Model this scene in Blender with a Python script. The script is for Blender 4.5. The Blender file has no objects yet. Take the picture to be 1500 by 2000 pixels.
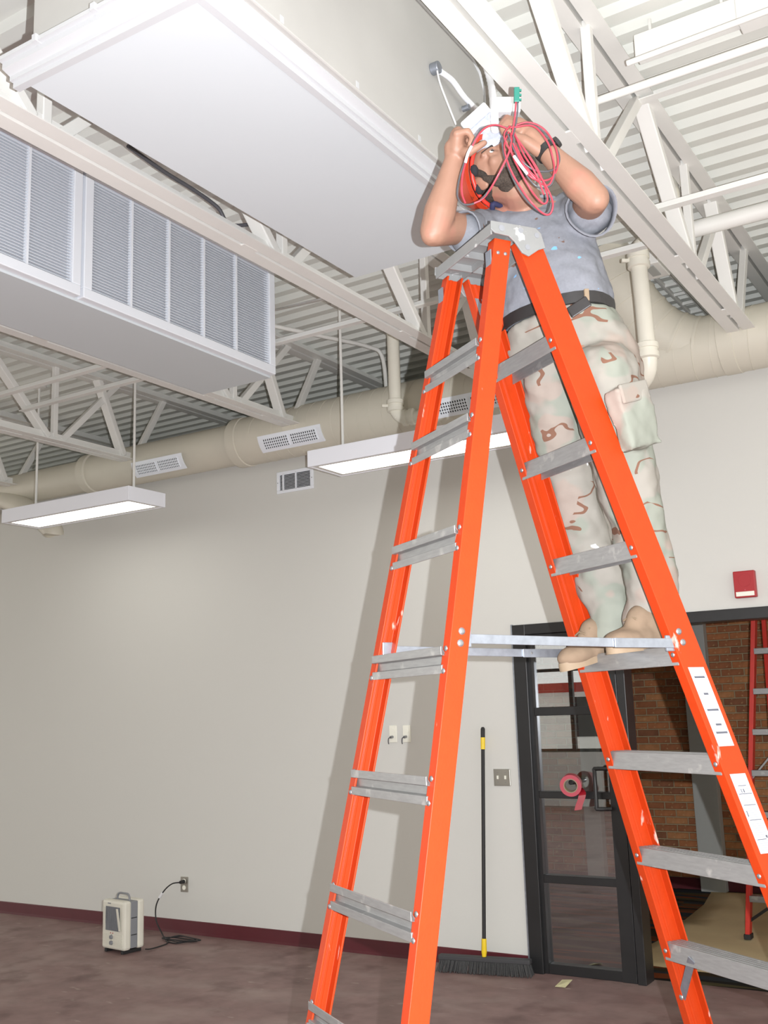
import bpy, bmesh, math, random
from mathutils import Vector, Matrix
random.seed(7)
S = bpy.context.scene
COL = S.collection
V = Vector

# ---------------------------------------------------------------- camera, light, exposure
cam_data = bpy.data.cameras.new('camera')
cam = bpy.data.objects.new('camera', cam_data); COL.objects.link(cam)
YAW, PITCH, ROLL = 0.55722, 0.18656, -0.032143
_f = V((-math.sin(YAW)*math.cos(PITCH), math.cos(YAW)*math.cos(PITCH), math.sin(PITCH)))
_r = _f.cross(V((0, 0, 1))).normalized(); _u = _r.cross(_f)
CR = math.cos(ROLL)*_r + math.sin(ROLL)*_u
CU = -math.sin(ROLL)*_r + math.cos(ROLL)*_u
cam.matrix_world = Matrix(((CR.x, CU.x, -_f.x, 0), (CR.y, CU.y, -_f.y, 0), (CR.z, CU.z, -_f.z, 1.72), (0, 0, 0, 1)))
cam_data.sensor_fit = 'HORIZONTAL'; cam_data.sensor_width = 36.0; cam_data.lens = 2043.4/1500*36.0
cam_data.clip_start = 0.05; cam_data.clip_end = 200
S.camera = cam

world = bpy.data.worlds.new('daylight'); S.world = world; world.use_nodes = True
bg = world.node_tree.nodes['Background']
bg.inputs['Color'].default_value = (1.0, 0.97, 0.90, 1); bg.inputs['Strength'].default_value = 1.60

fl = bpy.data.lights.new('camera_flash', 'POINT'); fl.energy = 1000; fl.shadow_soft_size = 0.006; fl.color = (0.94, 0.96, 1.0)
flo = bpy.data.objects.new('camera_flash', fl); COL.objects.link(flo)
flo.location = V((0, 0, 1.72)) + CR*0.095 + CU*0.02 + _f*0.05

S.view_settings.view_transform = 'Standard'; S.view_settings.look = 'None'
S.view_settings.exposure = 0.0; S.view_settings.gamma = 1.0; S.view_settings.use_curve_mapping = False

# ---------------------------------------------------------------- materials
def srgb(r, g, b):
    f = lambda c: (c/255/12.92) if c <= 10 else ((c/255+0.055)/1.055)**2.4
    return (f(r), f(g), f(b), 1)
MATS = {}
def mat(name, col, rough=0.5, metal=0.0, noise=0.0, scale=8.0, bump=0.0, bscale=60.0, spec=0.5, col2=None, thr=None, detail=4.0, stretch=None):
    m = bpy.data.materials.new(name); m.use_nodes = True; nt = m.node_tree; b = nt.nodes['Principled BSDF']
    b.inputs['Roughness'].default_value = rough; b.inputs['Metallic'].default_value = metal
    b.inputs['Specular IOR Level'].default_value = spec
    b.inputs['Base Color'].default_value = col
    tc = nt.nodes.new('ShaderNodeTexCoord'); out = tc.outputs['Object']
    if stretch:
        mp = nt.nodes.new('ShaderNodeMapping'); mp.inputs['Scale'].default_value = stretch
        nt.links.new(out, mp.inputs[0]); out = mp.outputs[0]
    if noise or col2:
        n = nt.nodes.new('ShaderNodeTexNoise'); n.inputs['Scale'].default_value = scale; n.inputs['Detail'].default_value = detail
        nt.links.new(out, n.inputs['Vector'])
        r = nt.nodes.new('ShaderNodeValToRGB'); lo, hi = thr if thr else (0.3, 0.7)
        r.color_ramp.elements[0].position = lo; r.color_ramp.elements[1].position = hi
        c2 = col2 if col2 else tuple(min(1, x*(1+noise)) for x in col[:3])+(1,)
        c1 = col if col2 else tuple(x*(1-noise) for x in col[:3])+(1,)
        r.color_ramp.elements[0].color = c1; r.color_ramp.elements[1].color = c2
        nt.links.new(n.outputs['Fac'], r.inputs[0]); nt.links.new(r.outputs[0], b.inputs['Base Color'])
    if bump:
        n2 = nt.nodes.new('ShaderNodeTexNoise'); n2.inputs['Scale'].default_value = bscale; n2.inputs['Detail'].default_value = 3
        nt.links.new(out, n2.inputs['Vector'])
        bp = nt.nodes.new('ShaderNodeBump'); bp.inputs['Strength'].default_value = bump; bp.inputs['Distance'].default_value = 0.01
        nt.links.new(n2.outputs['Fac'], bp.inputs['Height']); nt.links.new(bp.outputs[0], b.inputs['Normal'])
    MATS[name] = m
    return m
def nodes_of(m): return m.node_tree, m.node_tree.nodes['Principled BSDF']
def layer(m, colour, scale, lo, hi, seed=0.0, detail=5.0, stretch=(1, 1, 1), rough=None):
    """lays a noise-shaped patch of another colour (dust, paint, stain) over a material's base colour"""
    nt, b = nodes_of(m); bc = b.inputs['Base Color']
    tc = nt.nodes.new('ShaderNodeTexCoord'); mp = nt.nodes.new('ShaderNodeMapping')
    mp.inputs['Location'].default_value = (seed, seed*1.7, seed*0.6); mp.inputs['Scale'].default_value = stretch
    nt.links.new(tc.outputs['Object'], mp.inputs[0])
    n = nt.nodes.new('ShaderNodeTexNoise'); n.inputs['Scale'].default_value = scale; n.inputs['Detail'].default_value = detail
    nt.links.new(mp.outputs[0], n.inputs['Vector'])
    r = nt.nodes.new('ShaderNodeMapRange'); r.inputs[1].default_value = lo; r.inputs[2].default_value = hi
    nt.links.new(n.outputs['Fac'], r.inputs[0])
    mx = nt.nodes.new('ShaderNodeMix'); mx.data_type = 'RGBA'
    nt.links.new(r.outputs[0], mx.inputs[0])
    if bc.is_linked: nt.links.new(bc.links[0].from_socket, mx.inputs[6])
    else: mx.inputs[6].default_value = bc.default_value
    mx.inputs[7].default_value = colour
    nt.links.new(mx.outputs[2], bc)

M_wall = mat('wall_paint', srgb(210, 209.5, 204), 0.75, bump=0.05, bscale=180, spec=0.2)
M_white = mat('white_steel_paint', srgb(226, 225, 220), 0.45, noise=0.02, scale=6)
M_deck = mat('white_deck_paint', srgb(219, 220, 213), 0.6, noise=0.02, scale=5, spec=0.3)
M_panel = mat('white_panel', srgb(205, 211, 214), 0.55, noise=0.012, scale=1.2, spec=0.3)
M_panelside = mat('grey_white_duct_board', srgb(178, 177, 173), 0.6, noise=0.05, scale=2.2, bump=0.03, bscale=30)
M_trim = mat('white_gloss_trim', srgb(194, 196, 198), 0.4, spec=0.3)
M_lamphouse = mat('lamp_housing_white', srgb(236, 238, 244), 0.5)
M_grille = mat('white_grille', srgb(236, 240, 246), 0.45)
M_greyback = mat('slat_gap_grey', srgb(176, 180, 186), 0.8)  # sheet behind the grille slats; shade of the gaps put into its grey
M_dark = mat('dark_void', srgb(46, 46, 48), 0.8)
M_duct = mat('beige_duct_paint', srgb(207, 202, 187), 0.5, noise=0.03, scale=3)
M_pvc = mat('beige_pipe_paint', srgb(226, 222, 208), 0.4, noise=0.02)
M_floor = mat('maroon_concrete', srgb(134, 109, 105), 0.55, noise=0.15, scale=7.0, bump=0.05, bscale=40, spec=0.35)
layer(M_floor, srgb(166, 147, 140), 1.6, 0.48, 0.85, 3.1, 8, (1, 1.5, 1))
layer(M_floor, srgb(176, 160, 148), 9, 0.66, 0.78, 9.1, 8, (0.7, 1.5, 1))
layer(M_floor, srgb(84, 56, 54), 3.0, 0.55, 0.8, 5.7, 4, (1, 1, 1))
M_base = mat('maroon_vinyl_base', srgb(86, 30, 38), 0.4, noise=0.06)
M_black = mat('black_anodised', srgb(36, 36, 37), 0.35, noise=0.1)
M_orange = mat('orange_fibreglass', srgb(174, 53, 11), 0.5, noise=0.035, scale=30, bump=0.04, bscale=150, spec=0.28)
layer(M_orange, srgb(206, 168, 156), 22, 0.675, 0.73, 2.2, 6, (1, 1, 0.35))
M_redfib = mat('red_fibreglass', srgb(206, 52, 40), 0.45, noise=0.05, scale=20)
M_alu = mat('aluminium', srgb(150, 150, 149), 0.45, metal=0.6, noise=0.08, scale=25, bump=0.03, bscale=90, stretch=(1, 1, 6))
layer(M_alu, srgb(186, 184, 181), 16, 0.60, 0.72, 1.4, 6)
M_zinc = mat('zinc_plate', srgb(160, 166, 176), 0.38, metal=0.8, noise=0.12, scale=40)
M_cap = mat('grey_cast_cap', srgb(134, 135, 134), 0.5, metal=0.2, noise=0.05, scale=20)
layer(M_cap, srgb(186, 186, 185), 18, 0.64, 0.68, 4.4, 4)
M_bolt = mat('bolt_steel', srgb(150, 152, 155), 0.4, metal=0.8)
M_skin = mat('skin', srgb(150, 113, 94), 0.55, noise=0.07, scale=16, bump=0.03, bscale=120)
layer(M_skin, srgb(166, 104, 92), 7, 0.55, 0.82, 6.1, 3)
M_shirt = mat('grey_heather_cotton', srgb(119, 121, 127), 0.9, noise=0.06, scale=120, bump=0.12, bscale=14, spec=0.1, detail=8)
layer(M_shirt, srgb(104, 82, 72), 26, 0.69, 0.72, 3.3, 2)
layer(M_shirt, srgb(110, 160, 205), 17, 0.715, 0.74, 8.8, 2, (1, 1, 1.6))
M_white_print = mat('white_paper', srgb(178, 180, 186), 0.6)
M_ink = mat('grey_ink', srgb(80, 82, 90), 0.7)
M_inkl = mat('faint_ink', srgb(148, 152, 160), 0.7)
M_leather = mat('black_leather', srgb(38, 36, 36), 0.5, noise=0.1, scale=60)
M_boot = mat('tan_suede', srgb(128, 110, 92), 0.85, noise=0.1, scale=14, bump=0.08, bscale=50, spec=0.15)
M_sole = mat('tan_rubber', srgb(136, 118, 96), 0.7, noise=0.06, scale=20)
M_hat = mat('orange_hard_hat', srgb(172, 52, 26), 0.35, noise=0.03)
layer(M_hat, srgb(110, 40, 24), 34, 0.66, 0.7, 7.7, 3)
M_hair = mat('dark_hair', srgb(50, 42, 36), 0.8, noise=0.35, scale=180, bump=0.5, bscale=220)
M_beard = mat('dark_beard', srgb(66, 56, 48), 0.85, noise=0.4, scale=200, bump=0.5, bscale=240)
M_eye = mat('eye_white', srgb(228, 224, 216), 0.2)
M_iris = mat('dark_iris', srgb(52, 42, 38), 0.2)
M_lip = mat('lip', srgb(178, 104, 92), 0.5)
M_pad = mat('black_foam', srgb(34, 34, 38), 0.9)
M_navy = mat('navy_strap', srgb(38, 40, 72), 0.8)
M_redwire = mat('red_wire', srgb(178, 62, 76), 0.4)
M_greywire = mat('grey_wire', srgb(84, 84, 88), 0.45)
M_whitewire = mat('white_tape', srgb(232, 232, 234), 0.4)
M_green = mat('green_connector', srgb(40, 118, 104), 0.4)
M_flex = mat('white_flex', srgb(238, 240, 244), 0.45)
M_bag = mat('dusty_galvanised', srgb(176, 182, 198), 0.35, metal=0.35, noise=0.16, scale=45, bump=0.3, bscale=70)
layer(M_bag, srgb(236, 236, 236), 18, 0.5, 0.62, 1.9, 4)
M_plate = mat('ivory_plate', srgb(236, 235, 222), 0.45)
M_steel = mat('brushed_steel', srgb(176, 174, 166), 0.32, metal=0.9, noise=0.05)
M_heater = mat('cream_plastic', srgb(214, 211, 198), 0.5, noise=0.04)
M_heatgrey = mat('grey_metal_shell', srgb(128, 130, 134), 0.5, noise=0.05)
M_mesh = mat('heater_mesh', srgb(96, 98, 100), 0.5, metal=0.4)
M_blackrub = mat('black_rubber', srgb(34, 33, 34), 0.6)
M_yellow = mat('yellow_plastic', srgb(238, 204, 40), 0.4)
M_bristle = mat('grey_bristle', srgb(66, 66, 66), 0.9, noise=0.25, scale=200)
M_broomblk = mat('charcoal_block', srgb(60, 60, 62), 0.7)
M_red = mat('alarm_red', srgb(166, 36, 42), 0.4)
M_tape = mat('red_tape', srgb(158, 28, 42), 0.3)
M_tapeside = mat('pink_tape_side', srgb(188, 78, 92), 0.5)
M_card = mat('cardboard', srgb(150, 138, 112), 0.8)
M_paper = mat('torn_paper', srgb(208, 202, 160), 0.8, noise=0.08, scale=30)
M_cloth = mat('canvas_drop_cloth', srgb(224, 203, 160), 0.9, noise=0.07, scale=2.5, bump=0.2, bscale=5, spec=0.1)
M_mortar = mat('mortar', srgb(160, 142, 112), 0.9, noise=0.1, scale=30)
BR = [mat('brick_'+w, srgb(*cc), 0.85, noise=0.16, scale=14, bump=0.2, bscale=45, spec=0.15) for w, cc in
      (('rust', (164, 108, 72)), ('brown', (148, 96, 66)), ('tan', (174, 122, 82)), ('umber', (134, 90, 66)))]
for _b in BR: layer(_b, srgb(186, 150, 108), 22, 0.62, 0.72, 2.0, 5)
M_steelgrey = mat('grey_column_paint', srgb(166, 168, 164), 0.5)
M_sheet = mat('ceiling_tile', srgb(170, 168, 160), 0.9)
M_roof = mat('red_roof', srgb(206, 70, 66), 0.7)
M_siding = mat('white_siding', srgb(240, 240, 238), 0.7)
M_ground = mat('pale_paving', srgb(170, 170, 160), 0.9, noise=0.1, scale=1.0)

# carpet with stripes of several colours
M_carpet = mat('striped_carpet', srgb(70, 60, 50), 0.95, spec=0.05)
nt, b = nodes_of(M_carpet)
tc = nt.nodes.new('ShaderNodeTexCoord'); mp = nt.nodes.new('ShaderNodeMapping'); mp.inputs['Scale'].default_value = (1.1, 9.0, 1)
nt.links.new(tc.outputs['Object'], mp.inputs[0])
vo = nt.nodes.new('ShaderNodeTexVoronoi'); vo.inputs['Scale'].default_value = 1.6; nt.links.new(mp.outputs[0], vo.inputs['Vector'])
sp = nt.nodes.new('ShaderNodeSeparateColor'); nt.links.new(vo.outputs['Color'], sp.inputs[0])
rp = nt.nodes.new('ShaderNodeValToRGB'); rp.color_ramp.interpolation = 'CONSTANT'
cs = [srgb(66, 58, 46), srgb(104, 66, 44), srgb(58, 62, 66), srgb(84, 78, 58), srgb(128, 70, 44), srgb(48, 46, 44)]
for i in range(4): rp.color_ramp.elements.new(0.5)
for i, e in enumerate(rp.color_ramp.elements): e.position = i/6; e.color = cs[i]
nt.links.new(sp.outputs[0], rp.inputs[0]); nt.links.new(rp.outputs[0], b.inputs['Base Color'])

# desert camouflage cloth: pale sand ground, grey-green and tan patches, thin broken brown waves
M_camo = mat('desert_camouflage', srgb(138, 134, 126), 0.9, bump=0.12, bscale=18, spec=0.1)
layer(M_camo, srgb(128, 131, 121), 5.0, 0.50, 0.54, 1.0, 2, (1, 1, 1.2))
layer(M_camo, srgb(143, 132, 123), 5.5, 0.56, 0.60, 7.0, 2, (1, 1, 1.2))
nt, b = nodes_of(M_camo)
def nz(scale, loc, st=(1, 1, 1), det=2.0):
    tc = nt.nodes.new('ShaderNodeTexCoord'); mp = nt.nodes.new('ShaderNodeMapping')
    mp.inputs['Location'].default_value = loc; mp.inputs['Scale'].default_value = st
    nt.links.new(tc.outputs['Object'], mp.inputs[0])
    n = nt.nodes.new('ShaderNodeTexNoise'); n.inputs['Scale'].default_value = scale; n.inputs['Detail'].default_value = det
    nt.links.new(mp.outputs[0], n.inputs['Vector']); return n.outputs['Fac']
def mth(op, a, v):
    n = nt.nodes.new('ShaderNodeMath'); n.operation = op
    nt.links.new(a, n.inputs[0])
    if isinstance(v, float): n.inputs[1].default_value = v
    else: nt.links.new(v, n.inputs[1])
    return n.outputs[0]
band = mth('LESS_THAN', mth('ABSOLUTE', mth('SUBTRACT', nz(4.6, (2, 5, 1), (0.8, 0.8, 1.9)), 0.5), 0.0), 0.013)
gate = mth('GREATER_THAN', nz(5.0, (9, 1, 4), (1, 1, 1.2), 1.0), 0.572)
msk = mth('MULTIPLY', band, gate)
mx = nt.nodes.new('ShaderNodeMix'); mx.data_type = 'RGBA'; nt.links.new(msk, mx.inputs[0])
nt.links.new(b.inputs['Base Color'].links[0].from_socket, mx.inputs[6]); mx.inputs[7].default_value = srgb(112, 82, 68)
nt.links.new(mx.outputs[2], b.inputs['Base Color'])
layer(M_camo, srgb(206, 206, 206), 11, 0.72, 0.735, 4.2, 3)

# glass: thin coated pane, part mirror, part clear
M_glass = bpy.data.materials.new('coated_glass'); M_glass.use_nodes = True
nt = M_glass.node_tree; nt.nodes.remove(nt.nodes['Principled BSDF'])
tr = nt.nodes.new('ShaderNodeBsdfTransparent'); tr.inputs[0].default_value = (0.92, 0.93, 0.92, 1)
gl = nt.nodes.new('ShaderNodeBsdfGlossy'); gl.inputs['Roughness'].default_value = 0.0; gl.inputs[0].default_value = (0.95, 0.97, 1, 1)
ms = nt.nodes.new('ShaderNodeMixShader'); ms.inputs[0].default_value = 0.24; nt.links.new(tr.outputs[0], ms.inputs[1]); nt.links.new(gl.outputs[0], ms.inputs[2])
nt.links.new(ms.outputs[0], nt.nodes['Material Output'].inputs[0])

def emis(name, col, st):
    m = bpy.data.materials.new(name); m.use_nodes = True; nt = m.node_tree; nt.nodes.remove(nt.nodes['Principled BSDF'])
    e = nt.nodes.new('ShaderNodeEmission'); e.inputs[0].default_value = col; e.inputs[1].default_value = st
    nt.links.new(e.outputs[0], nt.nodes['Material Output'].inputs[0]); return m
M_lamp = emis('fluorescent_lens', (1, 0.97, 0.90, 1), 5.0)

# ---------------------------------------------------------------- mesh helpers
def frame(d, up=V((0, 0, 1))):
    d = V(d).normalized()
    if abs(d.dot(up)) > 0.98: up = V((1, 0, 0))
    s = d.cross(up).normalized(); return s, s.cross(d).normalized()
class MB:
    def __init__(s): s.v = []; s.f = []
    def add(s, vs, fs):
        n = len(s.v); s.v += [tuple(x) for x in vs]; s.f += [tuple(i+n for i in f) for f in fs]; return s
    def hexa(s, p):     # 8 corners: bottom ring 0-3 (ccw from above), top ring 4-7
        return s.add(p, [(3, 2, 1, 0), (4, 5, 6, 7), (0, 1, 5, 4), (1, 2, 6, 5), (2, 3, 7, 6), (3, 0, 4, 7)])
    def box(s, a, b):
        x0, y0, z0 = a; x1, y1, z1 = b
        return s.hexa([(x0, y0, z0), (x1, y0, z0), (x1, y1, z0), (x0, y1, z0), (x0, y0, z1), (x1, y0, z1), (x1, y1, z1), (x0, y1, z1)])
    def obox(s, c, ax, ay, az):     # centre and three half-axis vectors
        c, ax, ay, az = V(c), V(ax), V(ay), V(az)
        return s.hexa([c-ax-ay-az, c+ax-ay-az, c+ax+ay-az, c-ax+ay-az, c-ax-ay+az, c+ax-ay+az, c+ax+ay+az, c-ax+ay+az])
    def beam(s, p, q, w, h, side=None):
        p, q = V(p), V(q); d = (q-p)
        if side is None: sd, up = frame(d)
        else:
            sd = V(side); sd = (sd - d.normalized()*sd.dot(d.normalized())).normalized(); up = sd.cross(d.normalized())
        return s.obox((p+q)/2, sd*w/2, d/2, up*h/2)
    def prof(s, p, q, poly, side, caps=True):   # extrude 2D polygon (side, up) from p to q
        p, q = V(p), V(q); d = (q-p).normalized(); sd = V(side); sd = (sd-d*sd.dot(d)).normalized(); up = sd.cross(d)
        n = len(poly); vs = [e+sd*a+up*b for e in (p, q) for a, b in poly]
        fs = [(i, (i+1) % n, n+(i+1) % n, n+i) for i in range(n)]
        if caps: fs += [tuple(range(n-1, -1, -1)), tuple(range(n, 2*n))]
        return s.add(vs, fs)
    def loft(s, rings, caps=True):
        n = len(rings[0]); vs = [p for r in rings for p in r]; fs = []
        for k in range(len(rings)-1):
            for i in range(n):
                j = (i+1) % n; fs.append((k*n+i, k*n+j, (k+1)*n+j, (k+1)*n+i))
        if caps: fs += [tuple(range(n-1, -1, -1)), tuple(range((len(rings)-1)*n, len(rings)*n))]
        return s.add(vs, fs)
    def tube(s, pts, r, n=8, closed=False):
        pts = [V(p) for p in pts]; m = len(pts); rings = []
        s0, u0 = frame(pts[1]-pts[0])
        for i, p in enumerate(pts):
            if closed: t = pts[(i+1) % m]-pts[i-1]
            else: t = pts[min(i+1, m-1)]-pts[max(i-1, 0)]
            t.normalize(); s0 = (s0-t*s0.dot(t)).normalized(); u0 = s0.cross(t)
            rr = r[i] if isinstance(r, (list, tuple)) else r
            rings.append([p+s0*rr*math.cos(2*math.pi*k/n)+u0*rr*math.sin(2*math.pi*k/n) for k in range(n)])
        if closed: rings.append(rings[0]); return s.loft(rings, False)
        return s.loft(rings)
    def cap(s, p, q, r1, r2, n=14, fl=1.0, side=None):   # tapered capsule; fl flattens across 'side'
        p, q = V(p), V(q); d = (q-p); L = d.length; d.normalize() if L > 1e-6 else None
        if side is None: sd, up = frame(d)
        else: sd = V(side); sd = (sd-d*sd.dot(d)).normalized(); up = sd.cross(d)
        rings = []
        for a in (-80, -50, -20, 0): rings.append((p+d*r1*math.sin(math.radians(a)), r1*math.cos(math.radians(a))))
        for a in (0, 20, 50, 80): rings.append((q+d*r2*math.sin(math.radians(a)), r2*math.cos(math.radians(a))))
        return s.loft([[c+sd*r*fl*math.cos(2*math.pi*k/n)+up*r*math.sin(2*math.pi*k/n) for k in range(n)] for c, r in rings])
    def chain(s, pts, rs, n=14, fl=1.0, side=None):
        for i in range(len(pts)-1): s.cap(pts[i], pts[i+1], rs[i], rs[i+1], n, fl, side)
        return s
    def ell(s, c, ax, ay, az, n=18, m=10):
        c, ax, ay, az = V(c), V(ax), V(ay), V(az); rings = []
        for k in range(1, m):
            t = math.pi*k/m; rings.append([c-az*math.cos(t)+(ax*math.cos(2*math.pi*i/n)+ay*math.sin(2*math.pi*i/n))*math.sin(t) for i in range(n)])
        return s.loft(rings)
    def disc(s, c, nrm, r, h, n=14, r2=None):
        c, nrm = V(c), V(nrm).normalized(); sd, up = frame(nrm)
        r2 = r if r2 is None else r2
        return s.loft([[c+nrm*z+sd*q*math.cos(2*math.pi*k/n)+up*q*math.sin(2*math.pi*k/n) for k in range(n)] for z, q in ((0, r), (h, r2))])
    def ring(s, c, nrm, r0, r1, h, n=24):       # flat annulus with thickness
        c, nrm = V(c), V(nrm).normalized(); sd, up = frame(nrm)
        rg = [[c+nrm*z+sd*q*math.cos(2*math.pi*k/n)+up*q*math.sin(2*math.pi*k/n) for k in range(n)] for z, q in ((0, r0), (0, r1), (h, r1), (h, r0), (0, r0))]
        return s.loft(rg, False)
    def mesh(s, name, m, smooth=None):
        me = bpy.data.meshes.new(name); me.from_pydata(s.v, [], s.f); me.validate()
        bm = bmesh.new(); bm.from_mesh(me); bmesh.ops.recalc_face_normals(bm, faces=bm.faces); bm.to_mesh(me); bm.free()
        me.materials.append(m)
        if smooth is not None:
            for p in me.polygons: p.use_smooth = True
            me.set_sharp_from_angle(angle=math.radians(smooth))
        return me
    def build(s, name, m, parent=None, smooth=None, bevel=0.0):
        o = bpy.data.objects.new(name, s.mesh(name, m, smooth)); COL.objects.link(o)
        if parent is not None: o.parent = parent; o.matrix_parent_inverse = parent.matrix_world.inverted()
        if bevel:
            bv = o.modifiers.new('bevel', 'BEVEL'); bv.width = bevel; bv.segments = 2; bv.limit_method = 'ANGLE'; bv.angle_limit = math.radians(40)
        return o
    def blob(s, name, m, parent, voxel, smooth=6, wrinkle=None):   # closed overlapping shapes fused into one continuous surface
        o = s.build(name, m, parent)
        md = o.modifiers.new('fuse', 'REMESH'); md.mode = 'VOXEL'; md.voxel_size = voxel; md.use_smooth_shade = True
        sm = o.modifiers.new('soften', 'SMOOTH'); sm.factor = 0.5; sm.iterations = smooth
        for i, (sz, st) in enumerate(wrinkle or []):
            tx = bpy.data.textures.new(name+'_folds', 'CLOUDS'); tx.noise_scale = sz; tx.noise_depth = 1
            dm = o.modifiers.new('folds', 'DISPLACE'); dm.texture = tx; dm.texture_coords = 'GLOBAL'; dm.strength = st; dm.mid_level = 0.5
        bpy.context.view_layer.update()
        dg = bpy.context.evaluated_depsgraph_get(); ev = o.evaluated_get(dg)
        me = bpy.data.meshes.new_from_object(ev); o.modifiers.clear(); o.data = me; me.name = name
        for p in me.polygons: p.use_smooth = True
        if not me.materials: me.materials.append(m)
        return o
def spline(pts, n=6, closed=False):
    P = [V(p) for p in pts]; m = len(P); out = []
    for i in range(m if closed else m-1):
        if closed: a, b, c, d = P[i-1], P[i], P[(i+1) % m], P[(i+2) % m]
        else: a, b, c, d = P[max(i-1, 0)], P[i], P[i+1], P[min(i+2, m-1)]
        for k in range(n):
            t = k/n; out.append(0.5*((2*b)+(c-a)*t+(2*a-5*b+4*c-d)*t*t+(3*b-a-3*c+d)*t**3))
    if not closed: out.append(P[-1])
    return out
def empty(name, loc=(0, 0, 0)):
    o = bpy.data.objects.new(name, None); COL.objects.link(o); o.location = loc; o.empty_display_size = 0.1
    bpy.context.view_layer.update(); return o
def tag(o, label, cat, group=None):
    o['label'] = label; o['category'] = cat
    if group: o['group'] = group
    return o
def thing(name, label, cat, loc=(0, 0, 0), group=None): return tag(empty(name, loc), label, cat, group)
def struct(o): o['kind'] = 'structure'; return o
def piece(name, me, parent, loc=None, rot=None):
    o = bpy.data.objects.new(name, me); COL.objects.link(o)
    o.parent = parent; o.matrix_parent_inverse = parent.matrix_world.inverted()
    if loc is not None: o.location = loc
    if rot is not None: o.rotation_euler = rot
    return o

# ---------------------------------------------------------------- the room shell
YW, WT = 6.65, 4.06            # back wall plane and its top
DZ = 4.57                      # underside of the roof deck
OX0 = -3.10                    # left edge of the doorway in the back wall
struct(MB().box((-14, -4, -0.1), (4, YW+0.15, 0)).build('floor', M_floor))
w = MB()
w.box((-14, YW, 0), (OX0, YW+0.14, WT)); w.box((OX0, YW, 2.265), (4, YW+0.14, WT)); w.box((0.2, YW, 0), (4, YW+0.14, 2.265))
wall_back = struct(w.build('wall_back', M_wall))
struct(MB().box((-14, YW-0.05, WT), (4, YW+0.16, WT+0.035)).build('trim_1', M_white))
struct(MB().prof((-14, YW, 0), (OX0, YW, 0), [(0, 0), (0.014, 0), (0.012, 0.02), (0.008, 0.097), (0.004, 0.102), (0, 0.102)], (0, -1, 0)).build('baseboard_back', M_base))
# far side of the roof void
struct(MB().box((-14, 9.6, 2.9), (4, 9.7, DZ+0.1)).build('wall_void', M_sheet))
# wall behind the photographer: sill, piers and lintel round a long window band
w = MB(); w.box((-14, -4.1, 0), (4, -3.9, 0.9)); w.box((-14, -4.1, 3.3), (4, -3.9, DZ))
wall_front = struct(w.build('wall_front', M_wall))
win = struct(empty('window_1', (-5, -4, 0.9)))
for k in range(19): MB().box((-14+k*0.98, -4.03, 0.9), (-13.93+k*0.98, -3.95, 3.3)).build('mullion', M_black, win)
for z in (0.9, 1.62, 2.28, 2.9, 3.24): MB().box((-14, -4.02, z), (4, -3.96, z+0.055)).build('transom', M_black, win)

# corrugated roof deck, ribs run left to right
dk = []; y = -4.0; P = 0.152
prof = []
while y < 9.6:
    prof += [(y, DZ), (y+0.062, DZ), (y+0.080, DZ+0.04), (y+0.134, DZ+0.04)]; y += P
m = MB(); n = len(prof)
vs = [(-14, a, z) for a, z in prof]+[(4, a, z) for a, z in prof]+[(-14, a, z+0.02) for a, z in prof]+[(4, a, z+0.02) for a, z in prof]
fs = []
for i in range(n-1):
    fs += [(i, i+1, n+i+1, n+i), (2*n+i, 3*n+i, 3*n+i+1, 2*n+i+1)]
m.add(vs, fs); struct(m.build('ceiling', M_deck))

# ---------------------------------------------------------------- steel joists
def joist(jx, nodes, label, y0=-1.5, y1=6.25):
    t = thing('steel_joist', label, 'joist', (jx, y1, 3.88), 'white open web steel joists under the roof deck')
    zb, zt = 3.88, 4.50
    Lp = [(0.010, 0), (0.082, 0), (0.082, 0.006), (0.017, 0.006), (0.017, 0.072), (0.010, 0.072)]
    for sgn, nm in ((1, 'bottom_angle'), (-1, 'bottom_angle')):
        MB().prof((jx, y0, zb), (jx, y1, zb), [(sgn*a, b) for a, b in Lp], (1, 0, 0)).build(nm, M_white, t)
    for sgn in (1, -1):
        MB().prof((jx, y0, zt), (jx, 9.2, zt), [(sgn*a, b) for a, b in Lp], (1, 0, 0)).build('top_angle', M_white, t)
    for i, ny in enumerate(nodes):
        last = i == len(nodes)-1
        dy = 0.30 if last else 0.62
        # stout channel diagonal leaning back, thin strut, thin diagonal leaning forward
        MB().beam((jx, ny-0.07, zb+0.03), (jx, ny-0.07-dy, zt+0.03), 0.075, 0.05, (1, 0, 0)).build('web_channel', M_white, t, bevel=0.006)
        if not last: MB().beam((jx, ny, zb+0.04), (jx, ny, zt+0.03), 0.042, 0.042, (1, 0, 0)).build('web_strut', M_white, t, bevel=0.004)
        MB().beam((jx, ny+0.07, zb+0.03), (jx, ny+0.07+(0.36 if last else 0.60), zt+0.03), 0.042, 0.05, (1, 0, 0)).build('web_diagonal', M_white, t, bevel=0.004)
        MB().obox((jx, ny-0.25, zb+0.003), (0.012, 0, 0), (0, 0.05, 0), (0, 0, 0.004)).build('weld_plate', M_white, t)
    return t
joist(-2.95, (-0.50, 0.95, 2.40, 3.86, 5.29, 6.14), 'white steel joist between the two ceiling boxes, above the louvred grilles')
joist(-1.31, (-0.55, 0.90, 2.40, 3.83, 5.22, 6.10), 'white steel joist directly over the worker, at the right of the ceiling panel')
joist(-4.68, (-0.30, 1.16, 2.62, 4.08, 5.53, 6.16), 'white steel joist along the far side of the louvred ceiling box')
joist(-6.45, (-0.35, 1.10, 2.55, 4.00, 5.44, 6.24), 'leftmost steel joist, above the left pendant light')
joist(-7.98, (1.10, 2.55, 4.00, 5.44, 6.24), 'steel joist beyond the left pendant light, just its end showing at the left edge')

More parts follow.
